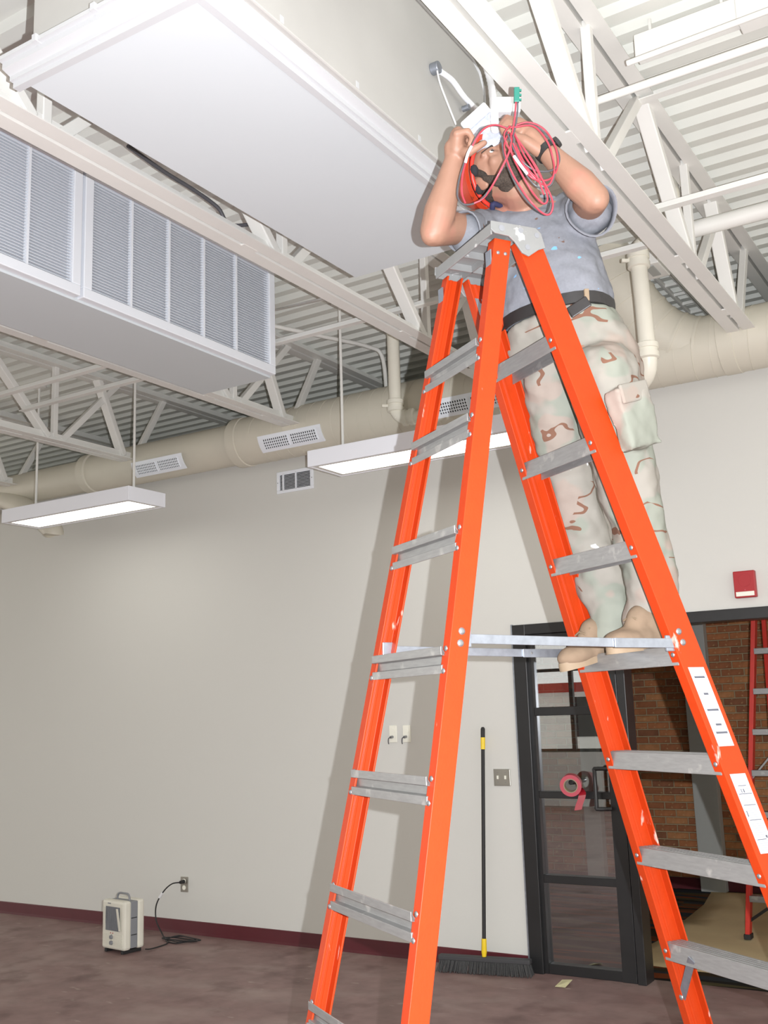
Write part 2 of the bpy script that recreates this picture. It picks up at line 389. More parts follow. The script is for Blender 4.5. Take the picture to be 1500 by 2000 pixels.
def pipe(name, pts, r, m, label, cat, n=12, group=None):
    o = MB().tube(pts, r, n).build(name, m, None, 40); return tag(o, label, cat, group)
# bridging bars and pipes crossing the joists
def angle_bar(y, z, x0, x1, label, w=0.045):
    o = MB().prof((x0, y, z), (x1, y, z), [(0, 0), (w, 0), (w, 0.006), (0.006, 0.006), (0.006, w), (0, w)], (0, -1, 0)).build('bridging_bar', M_white)
    return tag(o, label, 'bar', 'bridging bars between the joists')
angle_bar(5.14, 4.06, -6.45, -1.3, 'long white bridging bar crossing the bottom of the joists, in front of the pendant rods')
angle_bar(4.67, 4.0, -8.1, -4.68, 'white bridging bar nearer the camera between the two leftmost joists')
angle_bar(4.56, 3.955, -1.31, 0.4, 'white bridging bar on the right joist beside the worker elbow')
angle_bar(4.47, 4.47, -1.31, 0.4, 'upper white bridging bar under the deck at the right')
pipe('thin_pipe', [(-1.3465, 3.8971, 4.2), (0.5, 3.9, 4.20)], 0.017, M_white, 'thin white conduit crossing behind the joist strut at upper right', 'pipe')
pipe('fire_pipe', [(-1.42, 5.36, 4.2), (0.6, 5.37, 4.2)], 0.045, M_white, 'thick white pipe running off to the right below the deck', 'pipe')
tag(MB().beam((-4.30, 5.52, 4.50), (-3.06, 4.47, 3.95), 0.04, 0.006).build('cross_brace', M_white), 'thin cross brace seen right of the louvred box', 'brace')
# flat sheet metal duct under the deck, top right
t = thing('flat_duct', 'flat white boxed duct under the deck in the top right corner', 'duct', (-0.94, 4.0, 4.4))
for xx in (-1.10, -0.80, -0.40): MB().beam((xx, 4.035, 4.5), (xx, 4.035, DZ+0.01), 0.012, 0.012).build('hanger', M_white, t)
MB().box((-1.165, 4.0, 4.405), (-0.74, 4.07, 4.51)).build('duct_body', M_white, t, bevel=0.004)
MB().box((-0.74, 3.98, 4.39), (0.22, 4.09, 4.52)).build('duct_sleeve', M_white, t, bevel=0.004)
pipe('hanger_rod', [(-1.1333, 3.7762, 4.24), (0.5, 3.74, 4.24)], 0.012, M_white, 'slim white rod just below the flat duct at top right', 'rod')

# ---------------------------------------------------------------- boxed plenum with the big flat panel
BX0, BX1, BY0, BY1, BZ = -2.57, -1.845, 2.03, 3.935, 3.75
t = thing('ceiling_plenum', 'large white ceiling box with a flat underside and stepped white trim', 'ceiling box', ((BX0+BX1)/2, BY0, BZ))
MB().box((BX0, BY0, BZ), (BX1, BY1, BZ+0.03)).build('bottom_panel', M_panel, t)
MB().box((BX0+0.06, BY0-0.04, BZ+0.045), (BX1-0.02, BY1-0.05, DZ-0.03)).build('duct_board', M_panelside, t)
# tapered side casing that meets the joist: flat side face, rounded far top corner
zt = 4.40
sd = [(BY0-0.02, BZ+0.05), (3.44, BZ+0.05), (3.50, 3.93), (3.70, 4.19), (3.735, 4.27), (3.735, 4.33), (3.70, 4.39), (3.64, 4.42), (BY0-0.02, 4.42)]
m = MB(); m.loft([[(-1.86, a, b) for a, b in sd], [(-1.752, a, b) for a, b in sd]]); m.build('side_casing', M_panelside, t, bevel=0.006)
sd2 = [(a, b) for a, b in sd]
m = MB(); m.tube([(-1.752, a, b) for a, b in sd[2:]], 0.008, 6); m.build('casing_edge', M_trim, t)
poly = [(0, -0.004), (0.026, -0.004), (0.026, 0.014), (0.040, 0.014), (0.040, 0.030), (0.070, 0.040), (0.070, 0.060), (0.088, 0.060), (0.088, 0.074), (0, 0.074)]
def moulding(p, op, q, oq):      # stepped section (outward, up); each end has its own outward direction so the corner is mitred
    n = len(poly); vs = [V(e)+V(o)*a+V((0, 0, b)) for e, o in ((p, op), (q, oq)) for a, b in poly]
    fs = [(i, (i+1) % n, n+(i+1) % n, n+i) for i in range(n)]+[tuple(range(n-1, -1, -1)), tuple(range(n, 2*n))]
    return MB().add(vs, fs).build('trim_strip', M_trim, t)
moulding((BX0-0.05, BY0, BZ), (0, -1, 0), (BX1, BY0, BZ), (1, -1, 0))
moulding((BX1, BY0, BZ), (1, -1, 0), (BX1, BY1, BZ), (1, 0, 0))
for k in range(4):
    MB().box((BX1+0.060, 2.30+k*0.42, BZ+0.058), (BX1+0.094, 2.318+k*0.42, BZ+0.082)).build('trim_clip', M_trim, t)
    if k < 3: MB().box((-2.45+k*0.26, BY0-0.094, BZ+0.058), (-2.432+k*0.26, BY0-0.060, BZ+0.082)).build('trim_clip', M_trim, t)
# conduit elbow and a loose wire on the side casing
t = thing('flexible_conduit', 'short white conduit from a fitting on the ceiling box side', 'conduit', (-1.74, 3.265, 4.17))
MB().tube(spline([(-1.725, 3.29, 4.165), (-1.715, 3.37, 4.165), (-1.715, 3.47, 4.145), (-1.715, 3.60, 4.145), (-1.715, 3.69, 4.15), (-1.70, 3.73, 4.13)], 5), 0.012, 8).build('conduit_tube', M_flex, t, 50)
MB().disc((-1.752, 3.27, 4.172), (1, 0, 0), 0.024, 0.035).build('fitting', M_zinc, t, 40, bevel=0.003)
MB().disc((-1.74, 3.50, 4.115), (1, 0, 0), 0.012, 0.03).build('strap', M_zinc, t, 40)
tag(MB().tube(spline([(-1.725, 3.262, 4.165), (-1.715, 3.262, 4.10), (-1.70, 3.29, 4.02), (-1.685, 3.325, 3.94)], 6), 0.0035, 6).build('loose_wire', M_whitewire, None, 50), 'loose pale wire dangling from the fitting on the ceiling box', 'wire')

# ---------------------------------------------------------------- second box with louvred return grilles
t = thing('louvre_box', 'long white ceiling box with louvred grilles down its side', 'ceiling box', (-4.2, 5.06, 3.82))
LX0, LX1, LY0, LY1, LZ = -4.54, -3.925, 0.6, 5.06, 3.82
MB().box((LX0, LY0, LZ), (LX1-0.05, LY1, 4.56)).build('casing', M_panel, t)
GZ0, GZ1 = LZ+0.012, 4.545
bays = []
for gy0, gy1, cuts in ((0.62, 1.98, (0.25, 0.5, 0.75)), (2.0, 3.455, (0.31, 0.795)), (3.475, 5.055, (0.19, 0.386, 0.584, 0.783))):
    fr = MB()
    fr.box((LX1-0.05, gy0, GZ0), (LX1, gy1, GZ0+0.055)); fr.box((LX1-0.05, gy0, GZ1-0.04), (LX1, gy1, GZ1))
    fr.box((LX1-0.05, gy0, GZ0+0.055), (LX1, gy0+0.055, GZ1-0.04)); fr.box((LX1-0.05, gy1-0.055, GZ0+0.055), (LX1, gy1, GZ1-0.04))
    gf = fr.build('grille_frame', M_grille, t, bevel=0.004)
    MB().box((LX1-0.052, gy0+0.05, GZ0+0.05), (LX1-0.046, gy1-0.05, GZ1-0.035)).build('grille_back', M_greyback, gf)
    ya, yb = gy0+0.055, gy1-0.055
    for c_ in cuts:
        yy = ya+(yb-ya)*c_; MB().box((LX1-0.03, yy-0.006, GZ0+0.05), (LX1-0.004, yy+0.006, GZ1-0.04)).build('divider', M_grille, gf)
    me = MB().add([(LX1-0.028, ya, 0.0045), (LX1-0.028, yb, 0.0045), (LX1-0.008, yb, 0.000), (LX1-0.008, ya, 0.000), (LX1-0.028, ya, 0.0065), (LX1-0.028, yb, 0.0065), (LX1-0.008, yb, 0.0026), (LX1-0.008, ya, 0.0026)],
                  [(0, 1, 2, 3), (7, 6, 5, 4), (0, 4, 5, 1), (1, 5, 6, 2), (2, 6, 7, 3), (3, 7, 4, 0)]).mesh('slat', M_grille)
    nS = 38
    for k in range(nS):
        s_ = piece('slat', me, gf); s_.location = (0, 0, GZ0+0.065+k*(GZ1-GZ0-0.115)/(nS-1)-0.004)
tag(MB().tube(spline([(-3.2804, 3.1445, 4.3), (-3.3108, 3.4083, 4.3), (-3.2928, 3.6047, 4.28), (-3.2662, 3.7458, 4.24), (-3.2271, 3.8179, 4.16), (-2.93, 3.84, 4.12)], 6), 0.010, 8).build('cable_bundle', M_greywire, None, 50), 'grey cables strung beside the ceiling panel', 'cable')

# ---------------------------------------------------------------- round duct along the top of the back wall
t = thing('round_duct', 'beige spiral duct running along the top of the wall', 'duct', (-4, 6.4, 3.7))
DC = (6.40, 3.885)
def ductpiece(pts, r, nm, m=M_duct): return MB().tube(pts, r, 36).build(nm, m, t, 40)
ductpiece([(-5.35, DC[0], DC[1]), (1.5, DC[0], DC[1])], 0.195, 'duct_pipe')
ductpiece([(-7.1, DC[0]+0.01, DC[1]), (-5.2, DC[0]+0.01, DC[1])], 0.170, 'duct_pipe')
ductpiece([(-9.5, DC[0]+0.02, DC[1]), (-7.0, DC[0]+0.02, DC[1])], 0.145, 'duct_pipe')
for xx, rr in ((-5.30, 0.203), (-7.05, 0.178), (-3.0, 0.2), (-1.42, 0.2), (-0.9, 0.2)):
    MB().tube([(xx-0.05, DC[0], DC[1]), (xx-0.045, DC[0], DC[1]), (xx+0.045, DC[0], DC[1]), (xx+0.05, DC[0], DC[1])], [rr-0.01, rr, rr, rr-0.01], 36).build('duct_collar', M_duct, t, 40)
seam = []
for k in range(0, 24*56):
    a = 2*math.pi*k/24; x_ = -5.1+6.3*k/(24*56); seam.append((x_, DC[0]-0.196*math.cos(a), DC[1]+0.196*math.sin(a)))
MB().tube(seam, 0.0022, 4).build('spiral_seam', M_duct, t)
el = spline([(-1.40, 6.40, 3.885), (-1.62, 6.39, 3.90), (-1.82, 6.34, 4.00), (-1.95, 6.28, 4.16), (-2.05, 6.22, 4.36), (-2.12, 6.2, 4.56)], 5)
MB().tube(el, 0.185, 32).build('duct_elbow', M_duct, t, 40)
for i in range(2, len(el)-1, 3):
    d = (el[i+1]-el[i-1]).normalized(); MB().tube([el[i]-d*0.008, el[i]+d*0.008], 0.191, 32).build('elbow_rib', M_duct, t, 40)
# small branch end at the far left, below the lamp
MB().tube(spline([(-8.2, 6.35, 3.80), (-7.75, 6.30, 3.62), (-7.45, 6.28, 3.42), (-7.42, 6.28, 3.36)], 6), 0.09, 20).build('duct_stub', M_duct, t, 40)
def register(x0, x1, label):
    g = thing('duct_register', label, 'vent', ((x0+x1)/2, 6.2, 3.75), 'white registers on the round duct')
    R = 0.199; cy, cz = DC
    def arc(a, r): return (cy-r*math.cos(a), cz+r*math.sin(a))
    a0, a1 = math.radians(-52), math.radians(-12)
    def patch(xa, xb, aa, ab, r0, r1, nm, m, par):
        mb = MB(); n = 6
        low = [[(x_, *arc(aa+(ab-aa)*k/n, r)) for k in range(n+1)] for x_ in (xa, xb) for r in (r0,)]
        rings = []
        for k in range(n+1):
            a = aa+(ab-aa)*k/n
            rings.append([(xa, *arc(a, r0)), (xb, *arc(a, r0)), (xb, *arc(a, r1)), (xa, *arc(a, r1))])
        return mb.loft(rings).build(nm, m, par)
    fr = patch(x0-0.05, x1+0.05, a0, a1, R-0.004, R+0.004, 'frame', M_grille, g)
    b0, b1 = a0+0.14, a1-0.14
    mid = (x0+x1)/2
    for xa, xb in ((x0, mid-0.015), (mid+0.015, x1)):
        patch(xa, xb, b0, b1, R, R+0.006, 'opening', M_dark, g)
        for k in range(5):
            aa = b0+(b1-b0)*(k+0.0)/4; patch(xa, xb, aa-0.018, aa+0.018, R+0.002, R+0.012, 'bar', M_grille, g)
        nb = 12
        for k in range(nb+1):
            xx = xa+(xb-xa)*k/nb; patch(xx-0.004, xx+0.004, b0, b1, R+0.002, R+0.010, 'bar', M_grille, g)
register(-4.96, -4.46, 'white duct register left of the middle pendant light')
register(-6.33, -5.86, 'white duct register above the left pendant light')
register(-3.40, -2.92, 'white duct register seen through the ladder')

# wall vent below the duct
t = thing('wall_vent', 'white two panel air grille high on the back wall', 'vent', (-4.98, YW, 3.57))
fx0, fx1, fz0, fz1 = -5.162, -4.795, 3.475, 3.655
m = MB(); yA, yB = YW-0.012, YW
m.box((fx0, yA, fz0), (fx1, yB, fz0+0.026)); m.box((fx0, yA, fz1-0.026), (fx1, yB, fz1)); m.box((fx0, yA, fz0+0.026), (fx0+0.03, yB, fz1-0.026)); m.box((fx1-0.03, yA, fz0+0.026), (fx1, yB, fz1-0.026))
m.build('frame', M_grille, t, bevel=0.003)
MB().box((fx0+0.03, YW-0.002, fz0+0.026), (fx1-0.03, YW, fz1-0.026)).build('opening', M_dark, t)
for cx in (fx0+0.065, (fx0+fx1)/2+0.01): MB().box((cx-0.006, yA, fz0+0.02), (cx+0.006, yB, fz1-0.02)).build('mullion', M_grille, t)
me = MB().add([(fx0+0.03, YW-0.002, 0.004), (fx1-0.03, YW-0.002, 0.004), (fx1-0.03, YW-0.011, -0.002), (fx0+0.03, YW-0.011, -0.002), (fx0+0.03, YW-0.002, 0.0055), (fx1-0.03, YW-0.002, 0.0055), (fx1-0.03, YW-0.011, -0.0005), (fx0+0.03, YW-0.011, -0.0005)],
              [(0, 1, 2, 3), (7, 6, 5, 4), (0, 4, 5, 1), (1, 5, 6, 2), (2, 6, 7, 3), (3, 7, 4, 0)]).mesh('louvre', M_grille)
for k in range(11): piece('louvre', me, t).location = (0, 0, fz0+0.033+k*0.0118)
for xx in (fx0+0.012, fx1-0.012): MB().disc((xx, yA, (fz0+fz1)/2), (0, -1, 0), 0.004, 0.002, 8).build('screw', M_bolt, t)

# ---------------------------------------------------------------- painted drain pipes with clamped couplings
def drain(label, pts, clamps, r=0.042):
    t = thing('drain_pipe', label, 'pipe', pts[0], 'beige painted drain pipes')
    MB().tube(pts, r, 18).build('pipe', M_pvc, t, 40)
    for c_, d in clamps:
        c_ = V(c_); d = V(d).normalized()
        k = MB().tube([c_-d*0.045, c_-d*0.04, c_-d*0.012, c_-d*0.01, c_+d*0.01, c_+d*0.012, c_+d*0.04, c_+d*0.045], [r+0.006, r+0.016, r+0.016, r+0.009, r+0.009, r+0.016, r+0.016, r+0.006], 18).build('coupling', M_pvc, t, 40)
        sd, up = frame(d)
        MB().beam(c_-CR*0.05, c_-CR*0.095, 0.02, 0.02).build('clamp_bolt', M_pvc, k, bevel=0.003)
    return t
drain('beige drain pipe dropping beside the ladder to an elbow, left of the worker',
      spline([(-3.69, 6.12, 4.55), (-3.69, 6.12, 4.2), (-3.69, 6.12, 3.86), (-3.685, 6.12, 3.79), (-3.65, 6.13, 3.745), (-3.58, 6.15, 3.735), (-3.50, 6.17, 3.735)], 5),
      [((-3.69, 6.12, 3.83), (0, 0, 1)), ((-3.60, 6.145, 3.738), (1, 0.2, 0))], 0.044)
drain('beige drain pipe with two elbows standing right of the worker',
      spline([(-1.455, 5.46, 4.57), (-1.455, 5.46, 4.36), (-1.475, 5.45, 4.26), (-1.56, 5.43, 4.235), (-1.635, 5.42, 4.21), (-1.655, 5.42, 4.13), (-1.65, 5.42, 3.9), (-1.645, 5.42, 3.62), (-1.645, 5.43, 3.55), (-1.67, 5.46, 3.49), (-1.73, 5.52, 3.455), (-1.85, 5.66, 3.45)], 6),
      [((-1.655, 5.42, 4.13), (0, 0, 1)), ((-1.645, 5.42, 3.60), (0, 0, 1))], 0.046)
# cable tray hung under the deck behind the right drain pipe
t = thing('cable_tray', 'narrow grey ladder tray under the deck behind the right drain pipe', 'tray', (-1.87, 7.0, 4.5))
for xx in (-1.90, -1.80): MB().box((xx-0.008, 6.45, 4.48), (xx+0.008, 7.6, 4.51)).build('side_rail', M_white, t)
for k in range(6): MB().box((-1.90, 6.55+k*0.2, 4.485), (-1.80, 6.57+k*0.2, 4.505)).build('cross_bar', M_white, t)
t = thing('junction_housing', 'pale square box under the deck beside the right drain pipe', 'box', (-1.73, 5.9, 4.3))
MB().box((-1.80, 5.82, 4.27), (-1.66, 6.06, 4.40)).build('housing', M_white, t, bevel=0.006)
MB().box((-1.75, 5.84, 4.262), (-1.70, 6.0, 4.272)).build('cover_slot', M_steelgrey, t)
for xx in (-1.78, -1.68): MB().beam((xx, 5.94, 4.4), (xx, 5.94, DZ), 0.012, 0.012).build('hanger', M_white, t)
pipe('bent_conduit', spline([(-4.45, 5.6, 4.46), (-4.25, 6.1, 4.46), (-4.12, 6.45, 4.46), (-4.06, 6.56, 4.40), (-4.04, 6.58, 4.1)], 6), 0.016, M_white, 'thin white conduit bending down behind the middle pendant light', 'conduit')

# ---------------------------------------------------------------- pendant lights
def pendant(x0, x1, rods, label):
    y0, y1, z0, z1 = 5.60, 6.0, 3.352, 3.465
    t = thing('pendant_light', label, 'light', ((x0+x1)/2, 5.8, z1), 'rectangular white pendant lights')
    fr = MB(); w_ = 0.02
    fr.box((x0, y0, z0), (x1, y0+w_, z1)); fr.box((x0, y1-w_, z0), (x1, y1, z1)); fr.box((x0, y0+w_, z0), (x0+w_, y1-w_, z1)); fr.box((x1-w_, y0+w_, z0), (x1, y1-w_, z1)); fr.box((x0+w_, y0+w_, z1-0.02), (x1-w_, y1-w_, z1-0.002))
    fr.build('housing', M_lamphouse, t, bevel=0.003)
    fr = MB(); q = 0.055
    fr.box((x0+w_, y0+w_, z0+0.004), (x1-w_, y0+q, z0+0.012)); fr.box((x0+w_, y1-q, z0+0.004), (x1-w_, y1-w_, z0+0.012)); fr.box((x0+w_, y0+q, z0+0.004), (x0+q, y1-q, z0+0.012)); fr.box((x1-q, y0+q, z0+0.004), (x1-w_, y1-q, z0+0.012))
    fr.build('lens_frame', M_white, t)
    MB().box((x0+q, y0+q, z0+0.006), (x1-q, y1-q, z0+0.010)).build('lens', M_lamp, t)
    for rx in rods:
        MB().tube([(rx, 5.8, z1-0.005), (rx, 5.8, DZ)], 0.010, 8).build('rod', M_white, t, 40)
        MB().tube([(rx, 5.8, DZ-0.035), (rx, 5.8, DZ-0.03), (rx, 5.8, DZ)], [0.03, 0.06, 0.06], 18).build('canopy', M_white, t, 40)
pendant(-7.26, -5.78, (-7.08, -5.93), 'rectangular white pendant light on the left, hung on two rods')
pendant(-4.09, -2.55, (-3.93, -2.72), 'rectangular white pendant light behind the orange ladder')

# ---------------------------------------------------------------- wall plates, alarm
t = thing('fire_alarm', 'square red fire alarm with a white strip above the doorway', 'alarm', (-1.525, YW, 2.405))
MB().box((-1.59, YW-0.045, 2.325), (-1.46, YW, 2.49)).build('housing', M_red, t, bevel=0.006)
MB().box((-1.58, YW-0.048, 2.334), (-1.47, YW-0.044, 2.362)).build('strobe_lens', M_plate, t, bevel=0.002)
MB().ring((-1.525, YW-0.045, 2.432), (0, -1, 0), 0.036, 0.041, 0.0015).build('speaker_ring', M_red, t)
MB().disc((-1.523, YW-0.045, 2.372), (0, -1, 0), 0.004, 0.004, 8).build('indicator', M_tapeside, t)
def plate(name, x0, x1, z0, z1, m, label, cat, dep=0.007): 
    t = thing(name, label, cat, ((x0+x1)/2, YW, (z0+z1)/2)); MB().box((x0, YW-dep, z0), (x1, YW, z1)).build('plate', m, t, bevel=0.003); return t
t = plate('light_switch', -3.322, -3.197, 1.183, 1.295, M_steel, 'square steel double switch plate between the broom and the door', 'switch', 0.009)
for xx in (-3.289, -3.232):
    MB().box((xx-0.006, YW-0.018, 1.228), (xx+0.006, YW-0.008, 1.252)).build('toggle', M_plate, t, bevel=0.002)
    for zz in (1.208, 1.27): MB().disc((xx, YW-0.009, zz), (0, -1, 0), 0.003, 0.001, 8).build('screw', M_bolt, t)
for xx, lab in ((-4.124, 'ivory wall outlet plate left of the pair seen through the ladder'), (-4.008, 'ivory wall outlet plate right of the pair, in the ladder shadow edge')):
    t = plate('outlet_plate', xx-0.032, xx+0.032, 1.482, 1.603, M_plate, lab, 'outlet'); t['group'] = 'paired ivory wall plates'
    MB().disc((xx+0.002, YW-0.007, 1.565), (0, -1, 0), 0.016, 0.003, 16).build('socket', M_plate, t, 40)
    MB().tube([(xx-0.004, YW-0.006, 1.522), (xx-0.004, YW-0.035, 1.520)], 0.010, 10).build('connector', M_bolt, t, 40)
    MB().tube(spline([(xx-0.004, YW-0.035, 1.52), (xx-0.014, YW-0.045, 1.512), (xx-0.018, YW-0.045, 1.49), (xx-0.018, YW-0.04, 1.472)], 4), 0.004, 6).build('wire_tail', M_greywire, t, 40)
t = plate('wall_outlet', -6.205, -6.125, 0.318, 0.437, M_steel, 'steel wall outlet low on the wall with a black plug in it', 'outlet')
for zz in (0.403, 0.352): MB().disc((-6.165, YW-0.007, zz), (0, -1, 0), 0.018, 0.003, 16).build('socket', M_plate, t, 40)
# heater lead: plug, cord with a white tag, loose coil on the floor
t = thing('heater_cord', 'black power cord running from the wall outlet to a tangle on the floor', 'cord', (-6.0, 6.3, 0))
MB().tube([(-6.165, YW-0.008, 0.400), (-6.17, YW-0.05, 0.398)], [0.016, 0.012], 10).build('plug', M_blackrub, t, 40)
pts = spline([(-6.17, YW-0.05, 0.398), (-6.23, YW-0.08, 0.388), (-6.30, YW-0.10, 0.33), (-6.38, YW-0.10, 0.22), (-6.38, YW-0.10, 0.10), (-6.28, YW-0.14, 0.02), (-6.20, YW-0.2, 0.008)], 8)
MB().tube(pts, 0.0055, 6).build('cord', M_blackrub, t, 50)
MB().tube(pts[17:21], 0.012, 8).build('cord_tag', M_whitewire, t, 50)
cc = [(-6.20, YW-0.2, 0.008)]
for k in range(20):
    a = k*0.95; rk_ = 0.10+0.08*((k*7) % 5)/4; cc.append((-6.00+rk_*math.cos(a+2.9)+0.02*(k % 3), 6.40+0.5*rk_*math.sin(a+2.9), 0.006+0.0010*k))
cc += [(-6.1, 6.38, 0.012), (-6.0, 6.28, 0.008), (-5.98, 6.10, 0.008), (-5.97, 6.02, 0.02)]
MB().tube(spline(cc, 6), 0.0048, 6).build('cord_tangle', M_blackrub, t, 50)

# ---------------------------------------------------------------- doorway with a black framed glass panel
d1 = struct(empty('door_1', (-2.7, YW, 0)))
ya, yb = YW-0.02, YW+0.13
MB().box((OX0-0.02, ya, 0), (OX0+0.075, yb, 2.265)).build('jamb', M_black, d1, bevel=0.003)
MB().box((OX0-0.03, ya+0.002, 0), (OX0-0.018, yb, 2.27)).build('jamb_edge', M_zinc, d1)
MB().box((OX0+0.075, ya, 2.195), (0.2, yb, 2.265)).build('header', M_black, d1, bevel=0.003)
PR = -2.50     # left face of the panel's right stile
MB().box((PR, ya+0.02, 0), (PR+0.095, yb-0.03, 2.195)).build('stile', M_black, d1, bevel=0.003)
MB().box((PR+0.105, ya+0.0, 0), (PR+0.16, yb, 2.195)).build('stile', M_black, d1, bevel=0.003)
for k in range(7): MB().box((PR+0.093, ya+0.03, 0.25+k*0.29), (PR+0.108, ya+0.06, 0.33+k*0.29)).build('hinge_knuckle', M_blackrub, d1)
MB().box((OX0+0.075, ya+0.03, 0), (OX0+0.10, yb-0.03, 2.195)).build('stile', M_black, d1)
zr = ((0.0, 0.062), (0.565, 0.615), (1.105, 1.15), (1.645, 1.70), (2.15, 2.195))
for a, b_ in zr: MB().box((OX0+0.10, ya+0.03, a), (PR, yb-0.04, b_)).build('rail', M_black, d1, bevel=0.003)
for i in range(4):
    MB().box((OX0+0.10, YW+0.048, zr[i][1]), (PR, YW+0.054, zr[i+1][0])).build('glass_pane', M_glass, d1)
hx = PR-0.075
h = MB().tube(spline([(PR+0.02, ya-0.01, 1.30), (hx, ya-0.03, 1.30), (hx, ya-0.03, 1.28), (hx, ya-0.03, 1.07), (hx, ya-0.03, 1.05), (PR+0.02, ya-0.01, 1.05)], 3), 0.013, 8).build('pull_handle', M_black, d1, 50)
MB().tube([(-2.735, YW+0.05, 1.215), (-2.735, YW-0.07, 1.215)], 0.016, 10).build('lock_knob', M_black, d1, 50)
# roll of tape hung on the lock knob, its end hanging down
t = thing('tape_roll', 'roll of red tape hanging on the glass door with a loose end', 'tape', (-2.74, YW-0.05, 1.21))
tn = V((0.241, -0.956, -0.1674)); tcn = V((-2.735, YW-0.055, 1.205))
MB().ring(tcn, tn, 0.046, 0.070, 0.05, 32).build('tape_winding', M_tape, t, 40)
MB().ring(tcn+tn*0.0495, tn, 0.046, 0.070, 0.0015, 32).build('winding_face', M_tapeside, t)
MB().ring(tcn+tn*0.004, tn, 0.040, 0.046, 0.047, 32).build('core', M_card, t, 40)
ts, tu = frame(tn)
e0 = tcn+tn*0.025; ta = V((0.9588, 0.2715, -0.0835))
tl = MB(); pts = [e0+ta*0.068, e0+ta*0.070+V((0, 0, -0.04)), e0+ta*0.062+V((0, 0, -0.08)), e0+ta*0.045+V((0, 0, -0.12)), e0+ta*0.035+V((0, 0, -0.155))]
pts = spline(pts, 4); 
rg = []
for k, p in enumerate(pts):
    f_ = min(1.0, k/6); wd_ = (tn*(1-f_)+V((0.9401, 0.3148, 0.1305))*f_).normalized(); nd_ = (ta*(1-f_)+tn*f_).normalized()
    rg.append([p-wd_*0.024, p+wd_*0.024, p+wd_*0.024+nd_*0.0012, p-wd_*0.024+nd_*0.0012])
tl.loft(rg); tl.build('loose_end', M_tape, t)

# ---------------------------------------------------------------- the corridor beyond: brick wall, carpet, ceiling
YB = 10.1
struct(MB().box((-14, YW+0.15, -0.1), (4, YB+0.2, 0.0)).build('floor_corridor', M_carpet))
struct(MB().box((-14, YW+0.14, 2.75), (4, YB+0.3, 2.80)).build('ceiling_corridor', M_sheet))
wb = struct(MB().box((-14, YB, 0), (4, YB+0.2, 2.75)).build('wall_corridor', M_mortar))
struct(MB().box((-14, YB-0.03, 0), (4, YB-0.012, 0.10)).build('baseboard_corridor', M_base))
BL, BH, PJ = 0.203, 0.058, 0.0097
def brick_mb(mb, x, y, z, l):
    b_ = 0.004
    return mb.add([(x, y, z), (x+l, y, z), (x+l, y, z+BH), (x, y, z+BH), (x+b_, y-0.009, z+b_), (x+l-b_, y-0.009, z+b_), (x+l-b_, y-0.009, z+BH-b_), (x+b_, y-0.009, z+BH-b_)],
                  [(4, 5, 6, 7), (0, 1, 5, 4), (1, 2, 6, 5), (2, 3, 7, 6), (3, 0, 4, 7)])
bme = [brick_mb(MB(), 0, 0, 0, BL).mesh('brick', m_) for m_ in BR]
rest = [MB() for _ in BR]; rb = random.Random(3); nb = 0
for k in range(38):
    z = 0.102+k*(BH+PJ); off = (BL+PJ)/2*(k % 2)
    for j in range(-14, 32):
        x = -4.85+off+j*(BL+PJ)
        if x > -0.6: continue
        mi = rb.choice((0, 0, 1, 1, 2, 3)); dy = rb.uniform(-0.003, 0.002)
        if -3.42 < x < -1.75 and z > 0.2 and z < 2.6 and nb < 290:
            o = piece('brick', bme[mi], wb); o.location = (x, YB+dy, z); nb += 1
        elif x > -7.6: brick_mb(rest[mi], x, YB+dy, z, BL)
for i, mb in enumerate(rest):
    o = mb.build('brick_field', BR[i], wb); o['kind'] = 'stuff'
def column(x0, x1, label):
    o = MB().box((x0, YB-0.12, 0), (x1, YB-0.012, 2.75)).build('steel_column', M_steelgrey, None, bevel=0.004); return tag(o, label, 'column', 'grey steel columns on the brick wall')
column(-2.945, -2.72, 'grey steel column on the brick wall seen through the open doorway')
column(-4.03, -3.86, 'grey steel column on the brick wall seen through the glass panel')

# canvas sheet on the corridor floor
edge = [(-2.6883, 7.585, 0.0), (-2.6671, 7.8637, 0.0), (-2.7005, 8.5681, 0.0), (-2.749, 9.3648, 0.0), (-2.86, 10.02, 0.0), (-1.2, 10.0, 0), (-0.6, 9.6, 0), (-0.6, 7.4, 0), (-1.6992, 6.9831, 0.0), (-1.965, 7.1218, 0.0), (-2.045, 7.1572, 0.0), (-2.0781, 7.0988, 0.0), (-2.2213, 7.1061, 0.0), (-2.3782, 7.1241, 0.0), (-2.4852, 7.1364, 0.0)]
bm = bmesh.new(); vs = [bm.verts.new((p[0], p[1], 0.003)) for p in edge]; bm.faces.new(vs)
bmesh.ops.triangulate(bm, faces=bm.faces); bmesh.ops.subdivide_edges(bm, edges=bm.edges, cuts=7, use_grid_fill=True)
for v_ in bm.verts:
    if len(v_.link_faces) > 4 or not v_.is_boundary:
        v_.co.z += 0.010+0.010*math.sin(v_.co.x*9+v_.co.y*4)*math.sin(v_.co.y*7-v_.co.x*3)
me = bpy.data.meshes.new('drop_cloth'); bm.to_mesh(me); bm.free(); me.materials.append(M_cloth)
for p in me.polygons: p.use_smooth = True
o = bpy.data.objects.new('drop_cloth', me); COL.objects.link(o)
sm = o.modifiers.new('thickness', 'SOLIDIFY'); sm.thickness = 0.004; sm.offset = 1
tag(o, 'beige canvas drop cloth spread on the corridor floor', 'drop cloth')

